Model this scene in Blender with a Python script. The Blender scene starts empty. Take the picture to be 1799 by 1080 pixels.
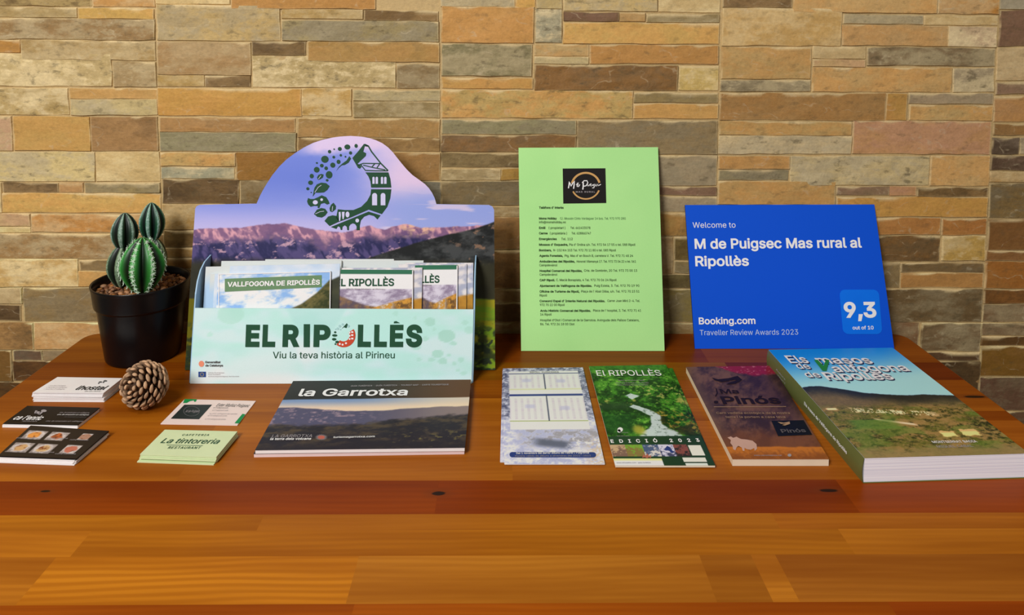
import bpy, bmesh, math, random, os
import numpy as np
from mathutils import Vector, Matrix
from mathutils.geometry import tessellate_polygon, delaunay_2d_cdt

scene = bpy.context.scene
COL = scene.collection
rng = random.Random(7)

# ------------------------------------------------------------------ camera, world, lights, exposure
F_PX, CX, CY = 1290.0, 899.5, 160.7            # focal length and principal point for the 1799 x 1080 frame
PITCH, YAW, ROLL = 0.07536, 0.01369, 0.00612
CAM = np.array([0.0079, -1.0206, 0.4225])
_fw = np.array([math.sin(YAW) * math.cos(PITCH), math.cos(YAW) * math.cos(PITCH), -math.sin(PITCH)])
_rt = np.array([math.cos(YAW), -math.sin(YAW), 0.0])
_up = np.cross(_rt, _fw)
_rt, _up = math.cos(ROLL) * _rt + math.sin(ROLL) * _up, -math.sin(ROLL) * _rt + math.cos(ROLL) * _up
cam_data = bpy.data.cameras.new('camera')
cam_data.sensor_width = 36.0
cam_data.lens = F_PX / 1799.0 * 36.0
cam_data.shift_y = -(539.5 - CY) / 1799.0
cam_data.clip_start = 0.02
camera = bpy.data.objects.new('camera', cam_data)
COL.objects.link(camera)
camera.matrix_world = Matrix(((_rt[0], _up[0], -_fw[0], CAM[0]), (_rt[1], _up[1], -_fw[1], CAM[1]),
                              (_rt[2], _up[2], -_fw[2], CAM[2]), (0, 0, 0, 1)))
scene.camera = camera

world = bpy.data.worlds.new('room_ambient')
scene.world = world
world.use_nodes = True
world.node_tree.nodes['Background'].inputs[0].default_value = (1.0, 0.93, 0.84, 1)
world.node_tree.nodes['Background'].inputs[1].default_value = 0.08


def area_light(name, loc, target, size, power, color, size_y=None):
    d = bpy.data.lights.new(name, 'AREA')
    d.energy = power
    d.color = color
    d.size = size
    if size_y:
        d.shape = 'RECTANGLE'
        d.size_y = size_y
    o = bpy.data.objects.new(name, d)
    COL.objects.link(o)
    o.location = loc
    o.rotation_euler = (Vector(target) - Vector(loc)).to_track_quat('-Z', 'Y').to_euler()
    return o


area_light('ceiling_lamp', (-0.8, -1.0, 1.7), (0.1, 0.0, 0.2), 0.35, 9.0, (1.0, 0.94, 0.84))
area_light('window_light', (-1.0, -2.1, 1.5), (0.0, -0.1, 0.1), 0.65, 48.5, (1.0, 0.98, 0.985))
area_light('second_window_light', (1.1, -2.1, 1.0), (0.2, 0.0, 0.15), 0.4, 4.0, (1.0, 0.95, 0.88))

vs = scene.view_settings
vs.view_transform = 'Standard'
vs.look = 'None'
vs.gamma = 1.0
vs.use_curve_mapping = False
vs.exposure = 0.0


# ------------------------------------------------------------------ geometry helpers
def ray(px, py):
    return _rt * (px - CX) / F_PX - _up * (py - CY) / F_PX + _fw


def project(q):
    v = np.asarray(q, float) - CAM
    return np.array([CX + F_PX * (v @ _rt) / (v @ _fw), CY - F_PX * (v @ _up) / (v @ _fw)])


class Plane:
    """a real plane of the scene; P() reads the point of it seen at a measured photo position"""
    def __init__(self, o, n, up=None):
        self.o = np.array(o, float)
        self.n = np.array(n, float) / np.linalg.norm(n)
        if (CAM - self.o) @ self.n < 0:
            self.n = -self.n
        self.up = None if up is None else np.array(up, float) / np.linalg.norm(up)

    def P(self, px, py, off=0.0):
        d = ray(px, py)
        t = ((self.o - CAM) @ self.n) / (d @ self.n)
        return CAM + t * d + self.n * off


def flat(z, up=(0, 1, 0)):
    return Plane((0, 0, z), (0, 0, 1), up)


def leaning(y0, k):
    return Plane((0, y0, 0), (0, -1, k), (0, k, 1))


def lin(c):
    c = np.asarray(c, float) / 255.0
    return np.where(c <= 0.04045, c / 12.92, ((c + 0.055) / 1.055) ** 2.4)


def empty(name, loc, label, cat, group=None):
    o = bpy.data.objects.new(name, None)
    o.empty_display_size = 0.02
    COL.objects.link(o)
    o.location = Vector(tuple(float(a) for a in loc))
    tag(o, label, cat, group)
    return o


def tag(o, label, cat, group=None):
    o['label'] = label
    o['category'] = cat
    if group:
        o['group'] = group
    return o


def link(name, me, mat, parent=None):
    o = bpy.data.objects.new(name, me)
    COL.objects.link(o)
    if mat is not None and len(me.materials) == 0:
        me.materials.append(mat)
    if parent is not None:
        o.parent = parent
        base = Vector(parent.location)
        pp = parent.parent
        while pp is not None:
            base = base + Vector(pp.location)
            pp = pp.parent
        # vertices were given in room coordinates: bring them into the parent's frame
        me.transform(Matrix.Translation(-base))
    return o


def mesh(name, verts, faces, mat, parent=None, smooth=False):
    me = bpy.data.meshes.new(name)
    me.from_pydata([tuple(float(a) for a in v) for v in verts], [], faces)
    me.update()
    if smooth:
        me.polygons.foreach_set('use_smooth', [True] * len(me.polygons))
    return link(name, me, mat, parent)


def box_arrays(lo, hi):
    x0, y0, z0 = lo
    x1, y1, z1 = hi
    v = [(x0, y0, z0), (x1, y0, z0), (x1, y1, z0), (x0, y1, z0), (x0, y0, z1), (x1, y0, z1), (x1, y1, z1), (x0, y1, z1)]
    f = [(0, 3, 2, 1), (4, 5, 6, 7), (0, 1, 5, 4), (1, 2, 6, 5), (2, 3, 7, 6), (3, 0, 4, 7)]
    return v, f


def bevel_mesh(me, w, seg=2):
    bm = bmesh.new()
    bm.from_mesh(me)
    bmesh.ops.bevel(bm, geom=bm.edges[:], offset=w, segments=seg, affect='EDGES', profile=0.5)
    bm.to_mesh(me)
    bm.free()


def slab(name, quad, n, thick, mat, parent=None, bevel=0.0):
    """quad: four points TL TR BR BL of the front face; the body goes back by thick along -n"""
    q = [np.array(p, float) for p in quad]
    n = np.array(n, float)
    v = q + [p - n * thick for p in q]
    f = [(3, 2, 1, 0), (4, 5, 6, 7), (0, 1, 5, 4), (1, 2, 6, 5), (2, 3, 7, 6), (3, 0, 4, 7)]
    o = mesh(name, v, f, mat, parent)
    if bevel:
        bevel_mesh(o.data, bevel, 2)
    return o


def set_color(me, cols, name='col'):
    """cols: one linear rgb per vertex"""
    a = me.color_attributes.new(name, 'FLOAT_COLOR', 'POINT')
    c = np.ones((len(me.vertices), 4), np.float32)
    c[:, :3] = cols
    a.data.foreach_set('color', c.ravel())


def grid_print(name, quad, n, off, nu, nv, fn, mat, parent, bow=None, gain=None):
    """printed face: a grid over the quad, coloured point by point by fn(u, v) (sRGB 0..255)"""
    q = [np.array(p, float) for p in quad]
    n = np.array(n, float)
    u, v = np.meshgrid(np.linspace(0, 1, nu), np.linspace(0, 1, nv))
    U, V = u[..., None], v[..., None]
    pts = (q[0] * (1 - U) + q[1] * U) * (1 - V) + (q[3] * (1 - U) + q[2] * U) * V + n * off
    if bow is not None:
        pts = pts + n * bow(u, v)[..., None]
    idx = np.arange(nu * nv).reshape(nv, nu)
    faces = np.stack([idx[1:, :-1], idx[1:, 1:], idx[:-1, 1:], idx[:-1, :-1]], -1).reshape(-1, 4)
    o = mesh(name, pts.reshape(-1, 3), faces.tolist(), mat, parent, True)
    c = fn(u, v)
    set_color(o.data, albedo(np.clip(c.reshape(-1, 3), 0, 255), gain))
    return o


PRINT_GAIN = 1.12


def albedo(c, gain=None):
    return np.clip(lin(c) * (gain or PRINT_GAIN), 0, 0.88)


def polys(name, loops, pl, mat, parent, off=0.0004):
    """flat printed shapes on a plane; loops are lists of measured positions"""
    V, Fc = [], []
    for lp in loops:
        p = [pl.P(x, y, off) for x, y in lp]
        b = len(V)
        V += p
        tris = tessellate_polygon([[Vector(tuple(map(float, a))) for a in p]])
        for t in tris:
            a, c, d = [np.array(p[i]) for i in t]
            if np.cross(c - a, d - a) @ pl.n < 0:
                t = (t[0], t[2], t[1])
            Fc.append(tuple(b + i for i in t))
    return mesh(name, V, Fc, mat, parent)


def circ(cx, cy, rx, ry=None, n=22, a0=0.0, a1=2 * math.pi):
    ry = rx if ry is None else ry
    return [(cx + rx * math.cos(a0 + (a1 - a0) * i / n), cy + ry * math.sin(a0 + (a1 - a0) * i / n)) for i in range(n)]


def ring_seg(cx, cy, r1, r0, a0, a1, ky=1.0, n=24):
    a = [math.radians(a0 + (a1 - a0) * i / n) for i in range(n + 1)]
    return [(cx + r1 * math.cos(t), cy + ky * r1 * math.sin(t)) for t in a] + \
           [(cx + r0 * math.cos(t), cy + ky * r0 * math.sin(t)) for t in reversed(a)]


def stroke(pts, w):
    L, R = [], []
    for i, p in enumerate(pts):
        a = np.array(pts[max(0, i - 1)], float)
        b = np.array(pts[min(len(pts) - 1, i + 1)], float)
        d = (b - a) / (np.linalg.norm(b - a) + 1e-9)
        nn = np.array([-d[1], d[0]]) * w / 2
        L.append(tuple(np.array(p) + nn))
        R.append(tuple(np.array(p) - nn))
    return L + R[::-1]


def rect(x0, y0, x1, y1):
    return [(x0, y0), (x1, y0), (x1, y1), (x0, y1)]


# ------------------------------------------------------------------ lettering
FONT = None
try:
    _p = os.path.join(bpy.utils.system_resource('DATAFILES'), 'fonts', 'Inter.woff2')
    if os.path.exists(_p):
        FONT = bpy.data.fonts.load(_p)
except Exception:
    FONT = None


def outline_loops(me):
    """ordered outline loops of a text mesh that holds only edges"""
    nb = {}
    for e in me.edges:
        a, b = e.vertices
        nb.setdefault(a, []).append(b)
        nb.setdefault(b, []).append(a)
    co = [v.co.to_2d() for v in me.vertices]
    seen, loops = set(), []
    for st in sorted(nb):
        if st in seen:
            continue
        lp, prev, cur = [], None, st
        # the curve runs in vertex order: start towards the following index
        while cur not in seen:
            seen.add(cur)
            lp.append(cur)
            nx = [k for k in nb[cur] if k not in seen]
            if not nx:
                break
            nxt = min(nx, key=lambda k: (k != cur + 1, k))
            prev, cur = cur, nxt
        if len(lp) > 2:
            loops.append(np.array([co[i][:] for i in lp]))
    return loops


def text_mesh(body, bold=0.0, space=1.0):
    """filled lettering of unit size; the outlines are filled by winding number, so overlapping strokes stay solid"""
    cu = bpy.data.curves.new('lettering', 'FONT')
    cu.body = body
    cu.size = 1.0
    cu.fill_mode = 'NONE'
    cu.space_character = space
    cu.resolution_u = 3
    if FONT:
        cu.font = FONT
    ob = bpy.data.objects.new('lettering', cu)
    COL.objects.link(ob)
    dg = bpy.context.evaluated_depsgraph_get()
    dg.update()
    raw = bpy.data.meshes.new_from_object(ob.evaluated_get(dg))
    bpy.data.objects.remove(ob)
    bpy.data.curves.remove(cu)
    loops = outline_loops(raw)
    bpy.data.meshes.remove(raw)
    clean = []
    for lp in loops:
        keep = [0]
        for i in range(1, len(lp)):
            if np.linalg.norm(lp[i] - lp[keep[-1]]) > 1e-4:
                keep.append(i)
        if np.linalg.norm(lp[keep[-1]] - lp[keep[0]]) < 1e-4:
            keep.pop()
        if len(keep) > 2:
            clean.append(lp[keep])
    area = lambda p: 0.5 * np.sum(p[:, 0] * np.roll(p[:, 1], -1) - np.roll(p[:, 0], -1) * p[:, 1])
    sgn = 1.0 if sum(area(p) for p in clean) > 0 else -1.0
    out = []
    for p in clean:
        if bold:
            d = np.roll(p, -1, 0) - p
            d /= np.linalg.norm(d, axis=1)[:, None]
            nrm = np.stack([d[:, 1], -d[:, 0]], -1) * sgn
            m = nrm + np.roll(nrm, 1, 0)
            l = np.linalg.norm(m, axis=1)[:, None]
            m = np.where(l > 1e-6, m / np.maximum(l, 1e-6), nrm)
            cosh = np.maximum(np.sum(m * nrm, 1)[:, None], 0.6)
            p = p + m * bold / cosh
        out.append(p)
    # group loops whose horizontal spans overlap (one glyph each) and fill them
    out.sort(key=lambda p: p[:, 0].min())
    groups, x_end = [], -1e9
    for p in out:
        if groups and p[:, 0].min() < x_end:
            groups[-1].append(p)
            x_end = max(x_end, p[:, 0].max())
        else:
            groups.append([p])
            x_end = p[:, 0].max()
    V, Fc = [], []
    for g in groups:
        vs_, ed, P, Q = [], [], [], []
        for p in g:
            b0 = len(vs_)
            vs_ += [Vector((float(a), float(b))) for a, b in p]
            n = len(p)
            ed += [(b0 + i, b0 + (i + 1) % n) for i in range(n)]
            P.append(p)
            Q.append(np.roll(p, -1, 0))
        P, Q = np.concatenate(P), np.concatenate(Q)
        rv, _, rf = delaunay_2d_cdt(vs_, ed, [], 0, 1e-6, False)[:3]
        rv = np.array([v[:] for v in rv])
        rf = np.array([f for f in rf if len(f) == 3])
        if not len(rf):
            continue
        c = rv[rf].mean(1)
        cy, cx = c[:, 1][:, None], c[:, 0][:, None]
        isl = (Q[:, 0] - P[:, 0]) * (cy - P[:, 1]) - (cx - P[:, 0]) * (Q[:, 1] - P[:, 1])
        up_ = (P[:, 1] <= cy) & (Q[:, 1] > cy) & (isl > 0)
        dn_ = (P[:, 1] > cy) & (Q[:, 1] <= cy) & (isl < 0)
        wind = up_.sum(1) - dn_.sum(1)
        b0 = len(V)
        V += [(x, y, 0.0) for x, y in rv]
        Fc += [tuple(int(i) + b0 for i in f) for f in rf[(wind * sgn) > 0]]
    me = bpy.data.meshes.new('lettering')
    me.from_pydata(V, [], Fc)
    me.update()
    return me


def _cap(bold):
    me = text_mesh('H', bold)
    ys = [v.co.y for v in me.vertices]
    r = min(ys), max(ys)
    bpy.data.meshes.remove(me)
    return r


_CAPS = {}


def text(name, body, pl, bl, br, h, mat, parent, bold=0.0, off=0.0005, space=1.0, shear=0.0, up=None, xh=None):
    """lettering on a plane: baseline from bl to br, capitals h photo-pixels high"""
    me = text_mesh(body, bold, space)
    if bold not in _CAPS:
        _CAPS[bold] = _cap(bold)
    y0, y1 = _CAPS[bold]
    co = np.array([v.co[:] for v in me.vertices])
    x0, x1 = co[:, 0].min(), co[:, 0].max()
    B, R = pl.P(*bl), pl.P(*br)
    e = R - B
    w = pl.up if up is None else np.array(up, float) / np.linalg.norm(up)
    d = (project(B + w * 0.005) - project(B))
    t = h / (-d[1] / 0.005)
    hv = w * t + shear * t * e / np.linalg.norm(e)
    uu = ((co[:, 0] - x0) / (x1 - x0))[:, None]
    vv = ((co[:, 1] - y0) / (y1 - y0))[:, None]
    P = B + uu * e + vv * hv + pl.n * off
    me.vertices.foreach_set('co', P.astype(np.float32).ravel())
    me.update()
    if len(me.polygons) and np.array(me.polygons[0].normal) @ pl.n < 0:
        me.flip_normals()
    me.name = name
    me.materials.clear()
    return link(name, me, mat, parent)


# ------------------------------------------------------------------ noise for the prints
def vnoise(x, y, seed=0):
    xi, yi = np.floor(x).astype(np.int64), np.floor(y).astype(np.int64)
    fx, fy = x - xi, y - yi
    fx, fy = fx * fx * (3 - 2 * fx), fy * fy * (3 - 2 * fy)

    def h(a, b):
        n = (a * 374761393 + b * 668265263 + seed * 1442695041) & 0xFFFFFFFF
        n = ((n ^ (n >> 13)) * 1274126177) & 0xFFFFFFFF
        return ((n ^ (n >> 16)) & 0xFFFF) / 65535.0
    return (h(xi, yi) * (1 - fx) + h(xi + 1, yi) * fx) * (1 - fy) + (h(xi, yi + 1) * (1 - fx) + h(xi + 1, yi + 1) * fx) * fy


def fbm(x, y, seed=0, octv=4):
    s, a, t = 0, 1.0, 0
    for i in range(octv):
        s = s + a * vnoise(x * 2 ** i, y * 2 ** i, seed + i * 17)
        t += a
        a *= 0.55
    return s / t


def rich(x, y, seed):
    """fine-grained picture noise, spread to about 0..1"""
    s, a, t = 0, 1.0, 0
    for i in range(6):
        s = s + a * vnoise(x * 1.9 ** i + i * 3.1, y * 1.9 ** i - i * 1.7, seed + i * 13)
        t += a
        a *= 0.72
    return np.clip((s / t - .5) * 2.6 + .5, 0, 1)


def ss(a, b, x):
    t = np.clip((x - a) / (b - a), 0, 1)
    return t * t * (3 - 2 * t)


def C(*c):
    return np.array(c, float)


def mixc(a, b, t):
    t = np.asarray(t)[..., None]
    return a * (1 - t) + b * t


def put(img, col, m):
    return img * (1 - m[..., None]) + np.asarray(col, float) * m[..., None]


def polyline(u, pts):
    pts = np.array(pts, float)
    return np.interp(u, pts[:, 0], pts[:, 1])


# ------------------------------------------------------------------ materials
def mat_plain(name, c, rough=0.5, spec=0.4, bump=0.0, bscale=60.0, metal=0.0, coat=0.0):
    m = bpy.data.materials.new(name)
    m.use_nodes = True
    nt = m.node_tree
    b = nt.nodes['Principled BSDF']
    l = lin(c)
    b.inputs['Roughness'].default_value = rough
    b.inputs['Specular IOR Level'].default_value = spec
    b.inputs['Metallic'].default_value = metal
    b.inputs['Coat Weight'].default_value = coat
    b.inputs['Coat Roughness'].default_value = 0.12
    tc = nt.nodes.new('ShaderNodeTexCoord')
    nz = nt.nodes.new('ShaderNodeTexNoise')
    nz.inputs['Scale'].default_value = bscale
    nz.inputs['Detail'].default_value = 4
    nt.links.new(tc.outputs['Object'], nz.inputs['Vector'])
    mx = nt.nodes.new('ShaderNodeMix')
    mx.data_type = 'RGBA'
    mx.inputs['A'].default_value = (*(l * 0.93), 1)
    mx.inputs['B'].default_value = (*np.clip(l * 1.06, 0, 0.9), 1)
    nt.links.new(nz.outputs['Fac'], mx.inputs['Factor'])
    nt.links.new(mx.outputs['Result'], b.inputs['Base Color'])
    if bump:
        bp = nt.nodes.new('ShaderNodeBump')
        bp.inputs['Strength'].default_value = bump
        bp.inputs['Distance'].default_value = 0.002
        nt.links.new(nz.outputs['Fac'], bp.inputs['Height'])
        nt.links.new(bp.outputs['Normal'], b.inputs['Normal'])
    return m


def mat_print(name, rough=0.3, spec=0.18, grain=0.04):
    m = bpy.data.materials.new(name)
    m.use_nodes = True
    nt = m.node_tree
    b = nt.nodes['Principled BSDF']
    b.inputs['Roughness'].default_value = rough
    b.inputs['Specular IOR Level'].default_value = spec
    at = nt.nodes.new('ShaderNodeVertexColor')
    at.layer_name = 'col'
    tc = nt.nodes.new('ShaderNodeTexCoord')
    nz = nt.nodes.new('ShaderNodeTexNoise')
    nz.inputs['Scale'].default_value = 900
    nt.links.new(tc.outputs['Object'], nz.inputs['Vector'])
    mr = nt.nodes.new('ShaderNodeMapRange')
    mr.inputs['To Min'].default_value = 1 - grain
    mr.inputs['To Max'].default_value = 1 + grain
    nt.links.new(nz.outputs['Fac'], mr.inputs['Value'])
    mx = nt.nodes.new('ShaderNodeVectorMath')
    mx.operation = 'SCALE'
    nt.links.new(at.outputs['Color'], mx.inputs[0])
    nt.links.new(mr.outputs['Result'], mx.inputs['Scale'])
    nt.links.new(mx.outputs['Vector'], b.inputs['Base Color'])
    return m


M = {}
M['print'] = mat_print('printed_paper', 0.32)
M['gloss'] = mat_print('glossy_print', 0.3, 0.10)
M['satin'] = mat_print('satin_board_print', .5, .18, .02)
M['white'] = mat_plain('white_paper', (246, 238, 236), 0.55, 0.25)
M['ink'] = mat_plain('black_ink', (28, 26, 24), 0.5, .08)
M['inkgrey'] = mat_plain('grey_ink', (95, 95, 95), 0.5, .08)
M['inklight'] = mat_plain('pale_grey_ink', (165, 158, 160), 0.5, .08)
M['inkwhite'] = mat_plain('white_ink', (250, 249, 248), 0.5, .08)
M['sheetink'] = mat_plain('dark_green_black_ink', (38, 62, 34), 0.5, .08)
M['sheetinkfaint'] = mat_plain('faint_ink', (92, 130, 84), 0.5, .08)
M['darkgreen'] = mat_plain('dark_green_ink', (44, 84, 62), 0.45, .08)
M['logogreen'] = mat_plain('forest_green_ink', (36, 76, 52), 0.45, .08)
M['blackcard'] = mat_plain('black_card', (22, 18, 18), 0.4, 0.15)
M['mint'] = mat_plain('mint_green_card', (214, 228, 180), 0.55, 0.3)
M['pinkcard'] = mat_plain('pale_pink_card', (238, 216, 208), 0.5, 0.25)
M['pot'] = mat_plain('black_glazed_ceramic', (12, 11, 13), 0.3, 0.35)
M['navy'] = mat_plain('navy_ink', (48, 66, 132), 0.45, .08)
M['skyink'] = mat_plain('lilac_sky_ink', (208, 206, 240), .45, .08)
M['red'] = mat_plain('red_ink', (205, 80, 55), 0.45, .08)
M['gold'] = mat_plain('gold_foil_ink', (205, 160, 100), 0.4, .08)


def noise_node(nt, vec, scale, detail=5.0, rough=0.55):
    n = nt.nodes.new('ShaderNodeTexNoise')
    n.inputs['Scale'].default_value = scale
    n.inputs['Detail'].default_value = detail
    n.inputs['Roughness'].default_value = rough
    nt.links.new(vec, n.inputs['Vector'])
    return n.outputs['Fac']


def ramp_node(nt, fac, a, b):
    r = nt.nodes.new('ShaderNodeMapRange')
    r.interpolation_type = 'SMOOTHSTEP'
    r.inputs['From Min'].default_value = a
    r.inputs['From Max'].default_value = b
    nt.links.new(fac, r.inputs['Value'])
    return r.outputs['Result']


def math_node(nt, op, a, b):
    n = nt.nodes.new('ShaderNodeMath')
    n.operation = op
    for i, x in enumerate((a, b)):
        if isinstance(x, (int, float)):
            n.inputs[i].default_value = x
        else:
            nt.links.new(x, n.inputs[i])
    return n.outputs[0]


def mix_node(nt, a, b, f):
    n = nt.nodes.new('ShaderNodeMix')
    n.data_type = 'RGBA'
    for k, x in (('A', a), ('B', b)):
        if isinstance(x, tuple):
            n.inputs[k].default_value = x
        else:
            nt.links.new(x, n.inputs[k])
    if isinstance(f, (int, float)):
        n.inputs['Factor'].default_value = f
    else:
        nt.links.new(f, n.inputs['Factor'])
    return n.outputs['Result']


def attr_node(nt, name, out):
    n = nt.nodes.new('ShaderNodeAttribute')
    n.attribute_name = name
    return n.outputs[out]


def scaled_vec(nt, vec, s, add=None):
    n = nt.nodes.new('ShaderNodeVectorMath')
    n.operation = 'MULTIPLY'
    nt.links.new(vec, n.inputs[0])
    n.inputs[1].default_value = s
    out = n.outputs[0]
    if add is not None:
        m = nt.nodes.new('ShaderNodeVectorMath')
        m.operation = 'ADD'
        nt.links.new(out, m.inputs[0])
        nt.links.new(add, m.inputs[1])
        out = m.outputs[0]
    return out


def stone_material():
    m = bpy.data.materials.new('split_face_stone')
    m.use_nodes = True
    nt = m.node_tree
    b = nt.nodes['Principled BSDF']
    tc = nt.nodes.new('ShaderNodeTexCoord').outputs['Object']
    seed = attr_node(nt, 'seed', 'Vector')
    mot = attr_node(nt, 'mot', 'Fac')
    v1 = scaled_vec(nt, tc, (1, 1, 1.9), seed)
    v2 = scaled_vec(nt, tc, (1, 1, 1.2), seed)
    big = noise_node(nt, v1, 16, 5, 0.6)
    mid = noise_node(nt, v1, 55, 5, 0.65)
    fine = noise_node(nt, v2, 210, 4, 0.7)
    base = attr_node(nt, 'col', 'Color')
    second = attr_node(nt, 'col2', 'Color')
    c = mix_node(nt, base, second, math_node(nt, 'MULTIPLY', ramp_node(nt, big, 0.42, 0.60), math_node(nt, 'ADD', math_node(nt, 'MULTIPLY', mot, 0.75), 0.20)))
    sp = math_node(nt, 'MULTIPLY', ramp_node(nt, mid, 0.50, 0.64), math_node(nt, 'MULTIPLY', mot, 0.9))
    c = mix_node(nt, c, second, sp)
    dk = math_node(nt, 'MULTIPLY', ramp_node(nt, mid, 0.46, 0.30), math_node(nt, 'ADD', math_node(nt, 'MULTIPLY', mot, 0.6), 0.08))
    c = mix_node(nt, c, (0.10, 0.075, 0.035, 1), dk)
    vein = noise_node(nt, scaled_vec(nt, tc, (1, 1, 1.5), seed), 13, 3, 0.5)
    vline = ramp_node(nt, math_node(nt, 'ABSOLUTE', math_node(nt, 'SUBTRACT', vein, 0.47), 0.0), 0.012, 0.002)
    c = mix_node(nt, c, (0.58, 0.47, 0.29, 1), math_node(nt, 'MULTIPLY', vline, math_node(nt, 'ADD', math_node(nt, 'MULTIPLY', ramp_node(nt, mid, .48, .62), .30), .02)))
    hs = nt.nodes.new('ShaderNodeHueSaturation')
    nt.links.new(c, hs.inputs['Color'])
    mr = nt.nodes.new('ShaderNodeMapRange')
    mr.inputs['From Min'].default_value = 0.3
    mr.inputs['From Max'].default_value = 0.7
    mr.inputs['To Min'].default_value = 0.88
    mr.inputs['To Max'].default_value = 1.12
    nt.links.new(fine, mr.inputs['Value'])
    nt.links.new(mr.outputs['Result'], hs.inputs['Value'])
    nt.links.new(hs.outputs['Color'], b.inputs['Base Color'])
    b.inputs['Roughness'].default_value = 0.62
    b.inputs['Specular IOR Level'].default_value = 0.25
    hsum = math_node(nt, 'ADD', math_node(nt, 'MULTIPLY', mid, 1.0), math_node(nt, 'MULTIPLY', fine, 0.45))
    bp = nt.nodes.new('ShaderNodeBump')
    bp.inputs['Strength'].default_value = 0.30
    bp.inputs['Distance'].default_value = 0.0025
    nt.links.new(hsum, bp.inputs['Height'])
    nt.links.new(bp.outputs['Normal'], b.inputs['Normal'])
    return m


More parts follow.
